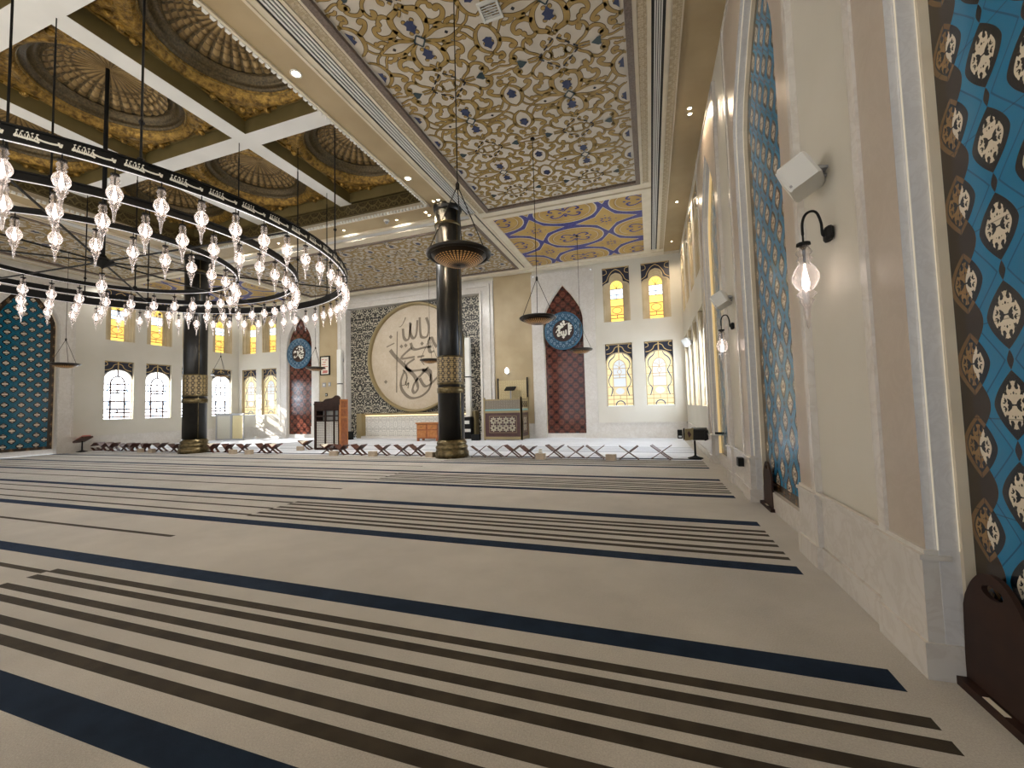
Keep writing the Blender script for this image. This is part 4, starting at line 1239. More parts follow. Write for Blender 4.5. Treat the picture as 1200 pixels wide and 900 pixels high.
for n_, (u, z, w, h, lb) in enumerate([(-18.35, 3.14, .26, .26, 'grey square wall plate under the framed picture'), (-17.95, 3.16, .18, .24, 'small grey wall switch plate right of the square plate'), (-18.18, 2.55, .16, .18, 'small black wall socket below the wall plates')]):
    root = empty('wall_plate'); m = MB(farM); m.bevbox(u-w/2, u+w/2, -.03, 0, z-h/2, z+h/2, .01); m.build('plate', M_['grey'] if n_ < 2 else M_['black'], root)
    m = MB(farM); m.box(u-w*.2, u+w*.2, -.04, -.03, z-h*.2, z+h*.2); m.build('rocker', M_['plastic'], root)
    anchor(root, (u, YF, z-h/2)); tag(root, lb, 'wall plate')

# tall column loudspeakers beside the disc
def tower(u, v, z0, z1, label, sub=True):
    root = empty('column_speaker')
    for a, b in ((z0, (z0+z1)/2-.03), ((z0+z1)/2+.03, z1)):
        m = MB(farM); m.bevbox(u-.14, u+.14, v-.22, v, a, b, .03); m.build('cabinet', M_['offwhite'], root)
    m = MB(farM); m.box(u-.12, u+.12, v-.18, v, (z0+z1)/2-.03, (z0+z1)/2+.03); m.build('joint', M_['slot'], root)
    m = MB(farM); m.box(u-.05, u+.05, v, .2, z0+.5, z0+.7); m.box(u-.05, u+.05, v, .2, z1-.7, z1-.5); m.build('bracket', M_['grey'], root)
    if sub:
        m = MB(farM); m.bevbox(u-.2, u+.2, v-.3, v+.05, 0, z0-.02, .03); m.build('amplifier_base', M_['black'], root)
        m = MB(farM); m.box(u-.16, u+.1, v-.31, v-.3, .75, .92); m.box(u-.16, u+.16, v-.31, v-.3, .35, .5); m.build('label_plate', M_['offwhite'], root)
    anchor(root, farM((u, v-.1, 0 if sub else z0))); tag(root, label, 'loudspeaker')
tower(-8.78, -.30, 1.12, 5.15, 'tall white slim loudspeaker right of the round disc by the column')
tower(-16.85, -.30, 1.15, 5.1, 'tall white slim loudspeaker at the left edge of the carved screen')

# ------------------------------------------------------------------ pulpit platform
def hexstar(mb, x0, x1, z0, z1, y, w, nx, nz):
    sx, sz = (x1-x0)/nx, (z1-z0)/nz
    for i in range(nx):
        for j in range(nz):
            cx, cz = x0+sx*(i+.5), z0+sz*(j+.5)
            r = min(sx, sz)*.52
            for k in range(8):
                a, b = k*PI/4, (k+3)*PI/4
                mb.ribbon([(cx+r*math.cos(a)*sx/min(sx, sz), cz+r*math.sin(a)*sz/min(sx, sz)), (cx+r*math.cos(b)*sx/min(sx, sz), cz+r*math.sin(b)*sz/min(sx, sz))], w, 0, y)
def pulpit():
    root = empty('pulpit')
    W, Dp = 1.86, 1.1
    for rot, L, nm in ((0, W, 'front'), (1, Dp, 'side')):
        T = (lambda p: (p[0], p[1], p[2])) if not rot else (lambda p: (W-p[1], p[0], p[2]))
        m = MB(T); m.box(0, L, 0, .06, .16, 1.28); m.build(nm+'_panel', M_['maroon'], root)
        m = MB(T)
        m.box(.02, L-.02, -.02, .06, .03, .16); m.box(0, L, -.03, .07, 1.28, 1.38); m.box(0, L, -.02, .06, 1.88, 1.94)
        for x in (0, L): m.box(x-.035, x+.035, -.035, .05, 0, 2.02)
        a0, a1 = (.26, L-.26)
        for q in ((a0-.02, a0, .34, 1.14), (a1, a1+.02, .34, 1.14), (a0, a1, .34, .36), (a0, a1, 1.12, 1.14)): m.box(q[0], q[1], -.012, 0, q[2], q[3])
        m.build(nm+'_frame', M_['goldtrim'] if not rot else M_['goldtrim'], root)
        m = MB(T); hexstar(m, a0+.04, a1-.04, .40, 1.08, -.008, .035, 4 if not rot else 2, 2 if not rot else 2); m.build(nm+'_star_lattice', M_['ivory'], root)
        m = MB(T); m.box(.03, L-.03, 0, .05, 1.46, 1.88); m.build(nm+'_parapet', M_['meshgold'] if rot else M_['parapet'], root)
        m = MB(T); m.box(.03, L-.03, -.01, .055, 1.38, 1.46); m.build(nm+'_teal_band', M_['teal'], root)
        if rot:
            m = MB(T); hexstar(m, .08, L-.08, 1.5, 1.86, -.005, .04, 3, 1); m.build('side_star_band', M_['maroon'], root)
    m = MB(); m.box(.03, W-.03, .06, Dp, 1.3, 1.38); m.build('deck', M_['maroon'], root)
    # tall rear screen and book rest
    m = MB()
    for x in (.32, W+.0): m.box(x-.03, x+.03, Dp-.03, Dp+.03, 1.3, 3.0)
    m.build('rear_post', M_['black'], root)
    m = MB(); m.quad((.35, Dp, 1.38), (W-.03, Dp, 1.38), (W-.03, Dp, 2.88), (.35, Dp, 2.88)); m.build('rear_gold_screen', M_['meshgold'], root)
    m = MB(); m.tube([(1.10, .75, 1.38), (1.10, .75, 2.35)], .035, 8); m.lathe([(.13, 0), (.12, .03), (.04, .06)], (1.10, .75, 1.38), 14); m.build('book_rest_stem', M_['grey'], root)
    m = MB(); m.obox((1.10, .72, 2.45), (.26, 0, 0), (0, .16, .09), (0, -.01, .018)); m.build('book_rest', M_['black'], root)
    m = MB(); m.tube([(.95, .3, 1.38), (.95, .3, 1.62)], .02, 6); m.sphere((.95, .3, 1.64), .04, 8, 6); m.build('microphone', M_['offwhite'], root)
    root.location = (-7.60, 18.3, 0)
    tag(root, 'maroon and gold wooden pulpit with ivory star lattice panels and black book rest', 'pulpit')
pulpit()
# wall lamp above the pulpit
root = empty('wall_lamp'); tag(root, 'small glowing wall lamp above the pulpit book rest', 'wall lamp')
m = MB(); m.lathe([(.07, 0), (.07, .03), (.02, .05)], (-6.75, 19.46, 3.2), 10); m.tube([(-6.75, 19.48, 3.2), (-6.75, 19.3, 3.28)], .015, 6); m.build('bracket', M_['grey'], root)
m = MB(); m.smooth = True; m.lathe([(.03, -.14), (.10, -.08), (.11, .04), (.06, .14), (.02, .17)], (-6.75, 19.28, 3.35), 12); m.build('lamp_shade', emit('frosted_lamp', (.9, .95, 1), 2.2), root)
anchor(root, (-6.75, 19.4, 3.2))

# brown chest in front of the pale screen
root = empty('wooden_chest'); tag(root, 'reddish brown wooden chest in front of the pale lattice screen, left of the column', 'chest')
m = MB(); m.bevbox(-.58, .58, -.3, .3, .12, .84, .02); m.build('body', M_['woodred'], root)
m = MB(); m.bevbox(-.63, .63, -.34, .34, .84, .90, .015); m.build('top', M_['woodorange'], root)
for s in (-1, 1):
    m = MB(); m.bevbox(s*.29-.25, s*.29+.25, -.325, -.3, .18, .52, .006); m.build('door', M_['woodorange'], root)
    m = MB(); m.bevbox(s*.29-.25, s*.29+.25, -.325, -.3, .57, .80, .006); o = m.build('drawer', M_['woodorange'], root)
    m = MB(); m.sphere((s*.29, -.34, .68), .025, 8, 6); m.build('knob', M_['brass'], o)
    for t in (-1, 1):
        m = MB(); m.box(s*.52-.05, s*.52+.05, t*.24-.05, t*.24+.05, 0, .12); m.build('foot', M_['woodred'], root)
root.location = (-10.35, 17.9, 0)
root = empty('side_chair_back'); tag(root, 'small dark wooden headrest standing behind the brown chest', 'stool')
m = MB(); m.bevbox(-.16, .16, -.16, .16, .42, .48, .02); m.build('seat', M_['woodred'], root)
m = MB(); m.bevbox(-.16, .16, .13, .17, .48, 1.25, .01); m.build('backrest', M_['woodred'], root)
for a in (-1, 1):
    for b in (-1, 1):
        m = MB(); m.box(a*.13-.02, a*.13+.02, b*.13-.02, b*.13+.02, 0, .42); m.build('leg', M_['wood'], root)
root.location = (-9.95, 18.55, 0); root.name = 'wooden_chair'; root['category'] = 'chair'; root['label'] = 'small reddish wooden chair half hidden behind the brown chest'

# black bag like boxes left of the pale screen
root = empty('black_box'); tag(root, 'low black box on the floor under the left slim loudspeaker', 'box')
m = MB(); m.bevbox(-.42, .42, -.2, .2, 0, .42, .03); m.build('body', M_['black'], root)
m = MB(); m.box(-.44, .44, -.22, .22, .40, .44); m.build('lid', M_['cloth'], root)
root.location = (-15.9, 18.4, 0)
root = empty('black_box'); tag(root, 'small black box on the floor beside the left front corner of the pulpit', 'box')
m = MB(); m.bevbox(-.2, .2, -.15, .15, 0, .26, .03); m.build('body', M_['black'], root)
m = MB(); m.box(-.21, .21, -.16, .16, .25, .28); m.build('lid', M_['cloth'], root)
root.location = (-8.0, 18.15, 0)

# ------------------------------------------------------------------ wooden lattice bookcase
def bookcase():
    root = empty('lattice_bookcase')
    W, Dp, H = 1.12, .55, 2.05
    m = MB(); m.box(-W/2, W/2, Dp-.03, Dp, .05, H-.2)
    m.build('back_panel', M_['offwhite'], root)
    m = MB()
    for x in (-W/2, -.12, .28, W/2-.06): m.box(x, x+.06, 0, .06, .05, H-.25)
    for z in (.05, 1.16, 1.36, 1.60): m.box(-W/2, W/2, 0, .06, z, z+.05)
    m.box(-W/2, W/2, 0, Dp, 0, .06); m.box(-W/2, W/2, 0, .05, 1.60, 1.86)
    m.build('frame', M_['wood'], root)
    for x0, x1 in ((-W/2+.06, -.12), (-.06, .28), (.34, W/2-.06)):
        m = MB(); m.box(x0, x1, .04, .05, .1, 1.16); o = m.build('door', M_['offwhite'], root)
        m = MB(); n = max(2, int((x1-x0)/.07))
        for k in range(1, n): m.ribbon([(x0+(x1-x0)*k/n, .1), (x0+(x1-x0)*k/n, 1.16)], .012, 0, .036)
        for k in range(1, 15): m.ribbon([(x0, .1+1.06*k/15), (x1, .1+1.06*k/15)], .016, 0, .034)
        m.build('lattice', M_['maroon'], o)
    m = MB()
    m.prism(catmull([(-W/2-.03, 1.84), (-W/2-.02, 1.92), (-.25, 1.94), (-.05, 2.08), (.25, 2.12), (.42, 2.22), (W/2-.02, 2.18), (W/2+.03, 2.06), (W/2+.03, 1.84)], 4), -.03, .07); m.build('crest', M_['wood'], root)
    sd = MB(lambda p: (W/2+p[1], p[0], p[2])); sd.box(0, Dp, 0, .04, .02, 2.06); side = sd.build('side_panel', M_['woodorange'], root)
    sd = MB(lambda p: (W/2+.04+p[1], p[0], p[2]))
    for z0, z1 in ((.1, 1.28), (1.36, 1.66), (1.72, 2.0)): sd.bevbox(.07, Dp-.07, 0, .012, z0, z1, .008)
    sd.build('side_inset', M_['woodred'], side)
    sd = MB(lambda p: (-W/2-.04+p[1], p[0], p[2])); sd.box(0, Dp, 0, .04, .02, 2.0); sd.build('side_panel', M_['wood'], root)
    m = MB(); m.box(-W/2, W/2, .05, Dp, 1.95, 1.98); m.box(-W/2, W/2, .05, Dp-.05, 1.12, 1.15); m.build('shelf', M_['wood'], root)
    root.location = (-12.62, 13.55, 0); root.rotation_euler = (0, 0, .12)
    tag(root, 'brown wooden lattice bookcase with orange side panel standing behind the bookstands', 'bookcase')
bookcase()

# lattice box in the left corner
root = empty('lattice_box'); tag(root, 'low two-panel metal lattice box in the far left corner', 'cabinet')
for k, (nm, ang, x0, mt) in enumerate((('front_panel', 0, 0, 'goldlat'), ('side_panel', 1, 0, 'silver'))):
    T = (lambda p: (p[0], p[1], p[2])) if k == 0 else (lambda p: (-p[0]*.95, -.25*p[0]+p[1]+.25*0, p[2]))
    L = 1.0
    m = MB(T); m.quad((.06, .0, .08), (L-.06, .0, .08), (L-.06, .0, 1.46), (.06, 0, 1.46)); o = m.build(nm, M_[mt], root)
    m = MB(T)
    for q in ((0, .07, 0, 1.55), (L-.07, L, 0, 1.55), (.07, L-.07, 0, .09), (.07, L-.07, 1.46, 1.55)): m.box(q[0], q[1], -.03, .03, q[2], q[3])
    m.build('panel_frame', M_['grey'], o)
m = MB(); m.prismz([(0, 0), (1, 0), (1, .55), (-.9, .45), (-.95, -.25)], 1.55, 1.6); m.build('top', M_['grey'], root)
root.location = (-23.9, 18.0, 0)
# ------------------------------------------------------------------ folding bookstands
def bookstand():
    root = empty('book_stand')
    a = math.radians(36); L = .31; d = .15
    for s in (1, -1):
        m = MB()
        ax = Vector((math.cos(a)*s, 0, math.sin(a))); nz = Vector((-math.sin(a)*s, 0, math.cos(a))); c = Vector((0, 0, .185))
        if s == 1:
            m.obox(c+ax*.17, ax*.14, (0, d, 0), nz*.009); m.obox(c-ax*.155, ax*.155, (0, .04, 0), nz*.009)
        else:
            m.obox(c+ax*.17, ax*.14, (0, d, 0), nz*.009)
            for t in (-1, 1): m.obox(c-ax*.155+Vector((0, t*.105, 0)), ax*.155, (0, .045, 0), nz*.009)
        m.obox(c-ax*.295, ax*.015, (0, d*.9 if s < 0 else .06, 0), nz*.02)
        m.build('board', M_['rehal'], root)
    m = MB(); m.tube([(0, -d, .185), (0, d, .185)], .014, 6); m.build('hinge', M_['rehal'], root)
    return root
B0 = bookstand(); nb = 0
rng = random.Random(5)
XS = [107.5, 121, 134, 146, 156.5, 170.5, 188.5, 206.5, 249.5, 266, 284, 307, 322, 383, 401, 421.8, 449.5, 472, 489, 550, 573.5, 598, 620, 650, 674.5, 697.8, 737, 775]
nm_ = {0: 'first folding wooden bookstand right of the tilted left lectern', 8: 'folding wooden bookstand just right of the left black column', 7: 'folding wooden bookstand just left of the left black column', 18: 'folding wooden bookstand left of the central black column, next to it',
       19: 'folding wooden bookstand touching the right side of the central black column base', 27: 'folding wooden bookstand at the right end of the row, beside the cloth covered lectern', 12: 'folding wooden bookstand holding a red book left of the bookcase', 13: 'folding wooden bookstand before the left half of the lattice bookcase', 14: 'folding wooden bookstand before the orange side of the lattice bookcase'}
ordw = ['', 'second', 'third', 'fourth', 'fifth', 'sixth', 'seventh', 'eighth']
for k, x in enumerate(XS):
    o = B0 if k == 0 else dup(B0)
    p = px(x, 530, Y=12.25)
    if k == 19: p.x += .36
    if k == 20: p.x += .2
    if k == 21: p.x += .08
    if k == 0: p.x += .1
    o.location = (p.x, 12.25+rng.uniform(-.06, .06), 0); o.rotation_euler = (0, 0, rng.uniform(-.22, .22)); s = rng.uniform(.93, 1.06); o.scale = (s, s, s)
    if k in nm_: lb = nm_[k]
    elif k < 7: lb = '%s folding wooden bookstand from the tilted left lectern' % ordw[k]
    elif k < 12: lb = '%s folding wooden bookstand to the right of the left column' % ordw[k-8]
    elif k < 18: lb = '%s folding wooden bookstand to the right of the lattice bookcase' % ['first', ordw[1], ordw[2]][k-15]
    else: lb = '%s folding wooden bookstand to the right of the central column' % ordw[k-19]
    tag(o, lb, 'book stand', 'folding bookstands in a row on the carpet')
o = dup(B0); p = px(358, 524, Y=13.6); o.location = (p.x, 13.6, 0); o.rotation_euler = (0, 0, .2); tag(o, 'folding wooden bookstand set back behind the row, left of the lattice bookcase', 'book stand', 'folding bookstands in a row on the carpet')
def book(x, y, col, label, rz=0):
    root = empty('open_book'); mt = plain('book_cover_'+col[0], col[1], .5)
    for s in (-1, 1):
        m = MB(); ax = Vector((math.cos(.55)*s, 0, math.sin(.55))); nz = Vector((-math.sin(.55)*s, 0, math.cos(.55)))
        m.obox(ax*.11, ax*.11, (0, .16, 0), nz*.008); m.build('cover', mt, root)
        m = MB(); m.obox(ax*.10+nz*.018, ax*.10, (0, .15, 0), nz*.010); m.build('pages', M_['paper'], root)
    root.location = (x, y, .245); root.rotation_euler = (0, 0, rz); tag(root, label, 'book')
p = px(322, 530, Y=12.22); book(p.x, 12.25, ('red', (.28, .03, .025)), 'red covered open book on the bookstand left of the bookcase')
p = px(358, 524, Y=13.6); book(p.x, 13.6, ('tan', (.42, .22, .10)), 'tan open book on the bookstand set back behind the row')
p = px(383, 530, Y=12.22); book(p.x, 12.25, ('brown', (.13, .035, .022)), 'brown open book on the bookstand in front of the lattice bookcase')
p = px(249.5, 530, Y=12.22); book(p.x, 12.25, ('maroon', (.15, .04, .03)), 'maroon open book on the bookstand just right of the left column')
# tissue cartons
TX = [(164.7, 528, 'carton between the fifth and sixth bookstands at left'), (178, 528, 'carton right of the sixth bookstand at left'), (273, 529, 'carton on the carpet between bookstands right of the left column'), (292, 530, 'carton on the carpet before the wide gap left of the red book'), (352, 525, 'carton left of the bookstand that is set back'), (391, 530, 'carton in front of the bookcase between two bookstands'),
      (436.8, 532, 'carton in the row right of the bookcase'), (504, 533, 'carton left of the central column base'), (633.5, 535, 'carton with a white tissue sticking out under the right medallion niche'), (716, 536, 'carton under the far windows near the right end of the row')]
for k, (x, yy, lb) in enumerate(TX):
    root = empty('tissue_box'); m = MB(); m.bevbox(-.14, .14, -.08, .08, 0, .17, .01); m.build('carton', M_['tissue'], root)
    m = MB(); m.prism([(-.05, .17), (.05, .17), (.02, .185), (-.03, .18)], -.03, .03) if k != 8 else m.lathe([(.05, .17), (.07, .22), (.04, .27), (.06, .30), (.001, .29)], n=7, cap=False)
    m.build('tissue', M_['offwhite'], root)
    Y = 13.3 if k == 4 else 11.88; p = px(x, yy, Y=Y); root.location = (p.x, Y, 0); root.rotation_euler = (0, 0, rng.uniform(-.2, .2)); tag(root, 'brown tissue '+lb, 'tissue box', 'tissue cartons')

# lecterns at the two ends of the row
def lectern(x, y, rz, cloth, label):
    root = empty('lectern')
    m = MB(); m.smooth = True; m.lathe([(.20, 0), (.20, .02), (.10, .05), (.03, .09), (.025, .5)], n=16); m.build('pedestal', M_['black'], root)
    if cloth:
        m = MB(); m.obox((.13, 0, .66), (.17, 0, .0), (0, .02, 0), (0, .01, .15)); m.obox((.3, -.03, .64), (.05, 0, .02), (0, .02, 0), (0, .0, .13)); m.obox((.14, .13, .80), (.2, 0, 0), (0, .15, .03), (0, 0, .012)); m.build('black_cover', M_['cloth'], root)
        m = MB(); m.obox((-.14, -.03, .67), (.11, .02, .01), (0, .015, 0), (.01, .01, .16)); o = m.build('book_cover', M_['goldtrim'], root)
        m = MB(); T = [(-.14, -.05, .77), (-.08, -.05, .67), (-.14, -.05, .57), (-.20, -.05, .67)]; m.poly(T); m.build('diamond_emblem', M_['maroon'], o)
        m = MB(); m.obox((-.27, 0, .68), (.02, 0, .02), (0, .05, 0), (0, 0, .16)); m.build('spine', M_['black'], root)
    else:
        m = MB(); m.obox((0, 0, .56), (.32, 0, .13), (0, .22, 0), (-.012, 0, .03)); m.build('book_rest', M_['rehal'], root)
        m = MB(); m.obox((.06, 0, .66), (.22, 0, .09), (0, .15, 0), (-.01, 0, .02)); m.build('open_pages', M_['pink'], root)
    root.location = (x, y, 0); root.rotation_euler = (0, 0, rz); tag(root, label, 'lectern')
lectern(1.12, 12.55, -.05, True, 'low lectern under black cloth with gold diamond cover at the right end of the row')
p = px(96, 530, Y=11.7); lectern(p.x, 11.7, .1, False, 'low reddish lectern with tilted top at the left end of the bookstand row')

# ------------------------------------------------------------------ right wall fittings
def sconce(y, z, label):
    root = empty('wall_sconce')
    m = MB(); m.lathe([(.055, -.03), (.075, -.02), (.075, .02), (.055, .03)], n=16); o = m.build('wall_plate', M_['black'], root); o.scale = (.4, 1, 1.9); o.location = (-.03, 0, 0)
    m = MB(); m.tube(catmull([(-.04, 0, -.01), (-.07, 0, .0), (-.075, 0, .10), (-.10, 0, .19), (-.14, 0, .215), (-.185, 0, .19), (-.21, 0, .12), (-.212, 0, .02)], 5), .011, 6); m.build('arm', M_['black'], root)
    l = dup(lamp0, root); l.location = (-.212, 0, .03); l.name = 'glass_lamp'
    root.location = (XR, y, z); tag(root, label, 'wall sconce', 'glass wall sconces')
sconce(4.05, 2.97, 'larger nearer black wall sconce with clear glass lamp under the white loudspeaker')
sconce(8.33, 2.95, 'smaller farther black wall sconce with clear glass lamp on the right wall')
def paspk(y, z, s, label, x=.2):
    root = empty('wall_loudspeaker')
    R3 = Matrix.Rotation(math.radians(38), 3, 'Z') @ Matrix.Rotation(math.radians(24), 3, 'Y')
    R3 = Matrix.Rotation(math.radians(-25), 3, 'Z') @ Matrix.Rotation(math.radians(-26), 3, 'Y')
    T = lambda p: tuple(R3 @ Vector(p) + Vector((-.185, 0, 0)))
    m = MB(T); m.bevbox(-.12, .12, -.15, .15, -.125, .125, .022); m.build('cabinet', M_['plastic'], root)
    m = MB(T); m.box(-.128, -.12, -.125, .125, -.11, .11); m.build('front_grille', M_['offwhite'], root)
    m = MB(T); m.box(-.11, -.09, -.156, -.15, -.10, -.08); m.build('badge', M_['grey'], root)
    m = MB(); m.tube(catmull([(-.1, 0, .02), (-.05, .0, .05), (0, 0, .03)], 4), .03, 8); m.lathe([(.06, -.01), (.06, .01)], (-.02, 0, .03), 12); m.tube(catmull([(-.09, -.02, -.02), (-.04, -.03, -.04), (0, 0, -.02)], 4), .015, 6)
    m.build('bracket', M_['grey'], root)
    root.scale = (s, s, s); root.location = (XR, y, z); tag(root, label, 'loudspeaker', 'white wall loudspeakers')
paspk(4.1, 3.52, 1, 'large near white box loudspeaker on a bracket on the right wall')
paspk(8.38, 3.46, 1, 'middle white box loudspeaker farther along the right wall above the small sconce')
p = px(801, 409, X=1.35); paspk(15.83, p.z*1.0 if 3 < p.z < 4.4 else 3.9, 1, 'tiny farthest white box loudspeaker between the right wall windows')

def rack(y, label):
    root = empty('book_rack')
    out = [(-.225, .05), (.225, .05), (.225, .50), (.20, .51), (.17, .56), (.10, .645), (.0, .68), (-.10, .645), (-.17, .56), (-.20, .51), (-.225, .50)]
    out = [(-.24, .05), (.24, .05), (.215, .50)] + catmull([(.20, .505), (.15, .59), (.08, .66), (0, .68), (-.08, .66), (-.15, .59), (-.20, .505)], 3) + [(-.215, .50)]
    hole = [(.0+.065*math.cos(PI*k/8)*1.0, .592+.03*math.sin(PI*k/8)) for k in range(16)]
    for v, nm in ((0, 'front_panel'), (.15, 'rear_panel')):
        T = lambda p, v=v: (p[1]+v, p[0], p[2])
        m = MB(T); n = 32
        def edge(a, pts):
            # where a ray from the hole centre leaves the outline
            c = (0, .592); d = (math.cos(a), math.sin(a)); best = None
            for k in range(len(pts)):
                p0, p1 = pts[k-1], pts[k]
                ex, ey = p1[0]-p0[0], p1[1]-p0[1]; den = d[0]*ey-d[1]*ex
                if abs(den) < 1e-9: continue
                t = ((p0[0]-c[0])*ey-(p0[1]-c[1])*ex)/den; s = ((p0[0]-c[0])*d[1]-(p0[1]-c[1])*d[0])/den
                if t > 0 and -1e-6 <= s <= 1+1e-6 and (best is None or t < best): best = t
            return (c[0]+d[0]*best, c[1]+d[1]*best)
        angs = sorted([2*PI*k/n for k in range(n)] + [math.atan2(z-.592, x) % (2*PI) for x, z in out[:3]+out[-1:]])
        rows = []
        for a in angs: rows.append((edge(a, out), (.07*math.cos(a), .592+.032*math.sin(a))))
        idx = [[m.V((q[0], y_, q[1])) for q in (o_, i_) for y_ in (0, .024)] for o_, i_ in rows]
        N = len(idx)
        for k in range(N):
            a, b = idx[k-1], idx[k]
            m.F([a[0], b[0], b[2], a[2]]); m.F([a[1], a[3], b[3], b[1]]); m.F([a[0], a[1], b[1], b[0]]); m.F([a[2], b[2], b[3], a[3]])
        m.build(nm, M_['wood'], root)
    m = MB(); m.box(-.045, .19, -.30, .30, 0, .045); m.build('base_board', M_['wood'], root)
    for z in (.2, .36):
        m = MB(); m.box(.024, .15, -.21, .21, z, z+.018); m.build('shelf', M_['wood'], root)
    m = MB(); m.box(-.038, -.012, -.08, .06, .045, .047); m.build('paper_label', M_['paper'], root)
    root.location = (1.585, y, 0); tag(root, label, 'book rack', 'dark wooden book racks')
rack(2.77, 'near dark wooden book rack with rounded top and hand slot at the right edge')
rack(7.02, 'farther dark wooden book rack with rounded top below the second blue niche')

# odds and ends near the far right pedestal
root = empty('folded_cloth'); tag(root, 'white papers under a folded black cloth on the tan marble pedestal', 'cloth')
m = MB(); m.bevbox(-.16, .12, -.1, .1, 0, .035, .01); m.build('papers', M_['offwhite'], root)
m = MB(); m.bevbox(-.06, .16, -.12, .1, .035, .08, .02); m.box(.12, .16, -.14, -.1, -.45, .07); m.build('black_fold', M_['cloth'], root)
root.location = (1.58, 11.6, .715)
root = empty('wall_box'); tag(root, 'small black box fixed low on the marble dado of the right wall', 'box')
p = px(868, 541, X=1.40); m = MB(); m.bevbox(-.05, .05, -.09, .09, -.07, .07, .01); m.build('body', M_['black'], root); m = MB(); m.tube([(0, .1, 0), (0, .25, .02)], .012, 6); m.build('lead', M_['black'], root); root.location = (1.40, p.y, p.z)
root = empty('floor_device'); tag(root, 'small black upright device on the floor in the far right corner', 'device')
m = MB(); m.bevbox(-.10, .10, -.06, .06, 0, .38, .02); m.build('body', M_['black'], root); m = MB(); m.box(-.06, .06, -.065, -.06, .05, .12); m.build('label_plate', M_['plastic'], root); p = px(797, 512, Y=19.25); root.location = (p.x, 19.25, 0)
root = empty('wall_plate'); tag(root, 'grey vent plate on the dado near the far right corner', 'wall plate')
m = MB(rightM); m.bevbox(17.3, 17.75, -.04, 0, .22, .55, .01); m.build('plate', M_['grey'], root); m = MB(rightM)
for k in range(4): m.box(17.34, 17.71, -.05, -.04, .27+k*.06, .30+k*.06)
m.build('louvres', M_['plastic'], root); anchor(root, (XR, 17.5, .22))

# ------------------------------------------------------------------ ceiling fittings
def downlight(x, y, label, pw=60, r=.055, spot=True):
    root = empty('downlight')
    m = MB(); m.smooth = True; m.lathe([(r*1.5, 0), (r*1.5, -.012), (r, -.016), (r, .0)], n=18, cap=False); m.build('trim_ring', M_['offwhite'], root)
    m = MB(); m.lathe([(r, -.006), (.001, -.006)], n=18, cap=False); m.build('lens', M_['down'], root)
    root.location = (x, y, ZS+.028); tag(root, label, 'downlight', 'recessed ceiling downlights')
    if spot:
        l = bpy.data.lights.new('ceiling_spot', 'SPOT'); l.energy = pw; l.color = (1, .80, .55); l.spot_size = 2.6; l.spot_blend = .8; l.shadow_soft_size = .06
        lo = bpy.data.objects.new('ceiling_spot', l); COL.objects.link(lo); lo.location = (x, y, ZS-.06)
for k, (x, y, lb) in enumerate([(-8.3, 12.25, 'small added downlight in the front ceiling band nearest the central column'), (-10.6, 12.25, 'second small added downlight along the front ceiling band from the central column'), (-13.8, 12.25, 'third small added downlight along the front ceiling band from the central column'), (-16.1, 12.25, 'small added downlight in the front ceiling band nearest the left column'),
    (-24.9, 12.3, 'small added downlight in the left ceiling strip nearest the blue niche'), (-24.9, 15.8, 'small added downlight in the left ceiling strip between the windows'), (-24.9, 18.9, 'small added downlight in the left ceiling strip by the far corner')]):
    downlight(x, y, lb, 0, .035, False)  # added fittings, put in with their spots to brighten the far zone
    l = bpy.data.lights.new('ceiling_spot', 'SPOT'); l.energy = 560 if x > -20 else 240; l.color = (1, .98, .95); l.spot_size = 2.7; l.spot_blend = 1; l.shadow_soft_size = .08
    lo = bpy.data.objects.new('ceiling_spot', l); COL.objects.link(lo); lo.location = (x, y, ZS-.06); lo.rotation_euler = Vector((0, .55, -1) if x > -20 else (.45, 0, -1)).to_track_quat('-Z', 'Y').to_euler()
for (x, y), lb in ((( -6.42, 6.09), 'bright round downlight beside the gilded coffers at the top of the ceiling'), ((-6.45, 10.11), 'bright round downlight above and left of the central column top')):
    downlight(x, y, lb, 260, .075)
for a, b, lb in ((508, 236.6, 'left of two small downlights just above the central column top'), (513.6, 235, 'right of two small downlights just above the central column top'), (499, 249.5, 'upper of two small downlights left of the central column top'), (503, 252.8, 'lower of two small downlights left of the central column top'), (808, 128, 'upper of two small downlights on the strip by the right wall'), (808.5, 134.5, 'lower of two small downlights on the strip by the right wall')):
    p = px(a, b, Z=ZS); downlight(p.x, p.y, lb, 25 if a < 600 else 45, .04)
for x, y in ((1.12, 5.6), (1.12, 1.2), (1.12, 14.6), (1.12, 18.2), (-6.4, 2.0)):
    if y > 14: downlight(x, y, 'small downlight on the ceiling strip before the right windows, %s one' % ('nearer' if y < 16 else 'farther'), 200, .035)
    else:
        l = bpy.data.lights.new('ceiling_spot', 'SPOT'); l.energy = 75; l.color = (1, .88, .72); l.spot_size = 2.6; l.spot_blend = .8; l.shadow_soft_size = .06
        lo = bpy.data.objects.new('ceiling_spot', l); COL.objects.link(lo); lo.location = (x, y, ZS-.06)
root = empty('air_diffuser'); tag(root, 'white square air diffuser in the long arabesque ceiling panel', 'air diffuser')
m = MB()
for q in ((-.18, .18, -.18, -.14), (-.18, .18, .14, .18), (-.18, -.14, -.14, .14), (.14, .18, -.14, .14)): m.box(q[0], q[1], q[2], q[3], -.035, 0)
m.build('frame', M_['plastic'], root)
m = MB()
for k in range(6): m.obox((0, -.115+k*.046, -.015), (.14, 0, 0), (0, .016, .008), (0, -.001, .003))
m.build('blades', M_['slat'], root); root.location = (-2.29, 6.16, ZS-.012)
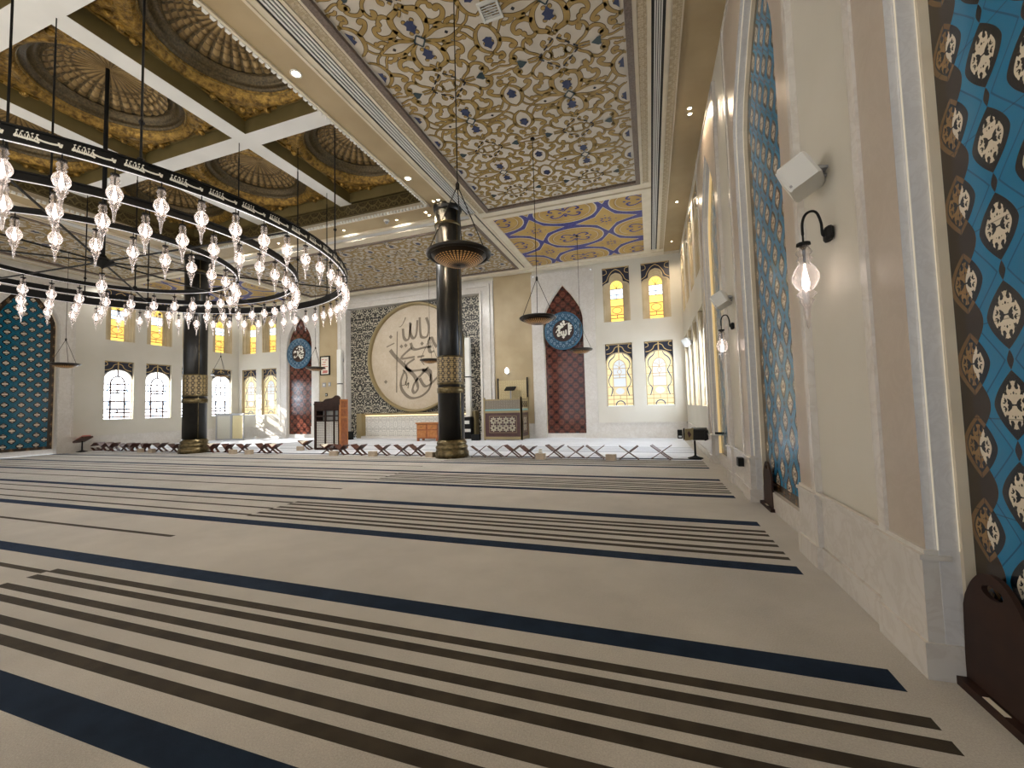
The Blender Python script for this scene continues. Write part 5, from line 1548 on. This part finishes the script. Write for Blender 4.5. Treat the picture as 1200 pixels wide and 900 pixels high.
root = empty('ceiling_camera'); tag(root, 'small white dome camera on the ceiling band left of the central column', 'camera')
m = MB(); m.smooth = True; m.lathe([(.10, 0), (.10, -.04), (.07, -.06)], n=16); m.build('mount', M_['plastic'], root)
m = MB(); m.smooth = True; m.lathe([(.07, -.06), (.06, -.11), (.03, -.135), (.001, -.14)], n=16, cap=False); m.build('dome', M_['grey'], root)
p = px(453, 259, Z=ZS); root.location = (p.x, p.y, ZS+.03)

# ------------------------------------------------------------------ light
w = bpy.data.worlds.new('world'); sc.world = w; w.use_nodes = True
bg = w.node_tree.nodes['Background']; bg.inputs[0].default_value = (.86, .92, 1.0, 1); bg.inputs[1].default_value = 1.0
def lamp(name, kind, loc, e, col, **kw):
    l = bpy.data.lights.new(name, kind); l.energy = e; l.color = col
    for k, v in kw.items(): setattr(l, k, v)
    o = bpy.data.objects.new(name, l); COL.objects.link(o); o.location = loc; return o
# warm point lights without a fixture, one under each coffer
for y0 in (2.0, 6.0, 10.0):
    for x0 in (-16.15, -12.15, -8.15): lamp('coffer_glow', 'POINT', (x0, y0, 8.75), 2.5, (1, .76, .42), shadow_soft_size=.25)
for k in range(6): lamp('chandelier_glow', 'POINT', (CC.x+4.7*math.cos(k*PI/3), CC.y+4.7*math.sin(k*PI/3), 4.3), 45, (1, .92, .84), shadow_soft_size=.3)
sc.view_settings.view_transform = 'Standard'; sc.view_settings.look = 'None'; sc.view_settings.gamma = 1; sc.view_settings.use_curve_mapping = False
sun = bpy.data.lights.new('sun', 'SUN'); sun.energy = 45; sun.angle = .009; sun.color = (1, .96, .90)
so = bpy.data.objects.new('sun', sun); COL.objects.link(so)
so.rotation_euler = Vector((3.4, 1.07, -1.75)).to_track_quat('-Z', 'Y').to_euler(); so.location = (-40, 10, 20)
sc.view_settings.exposure = 0.15
sc.cycles.use_denoising = True
sc.cycles.max_bounces = 8; sc.cycles.diffuse_bounces = 5; sc.cycles.transparent_max_bounces = 24; sc.cycles.sample_clamp_indirect = 6
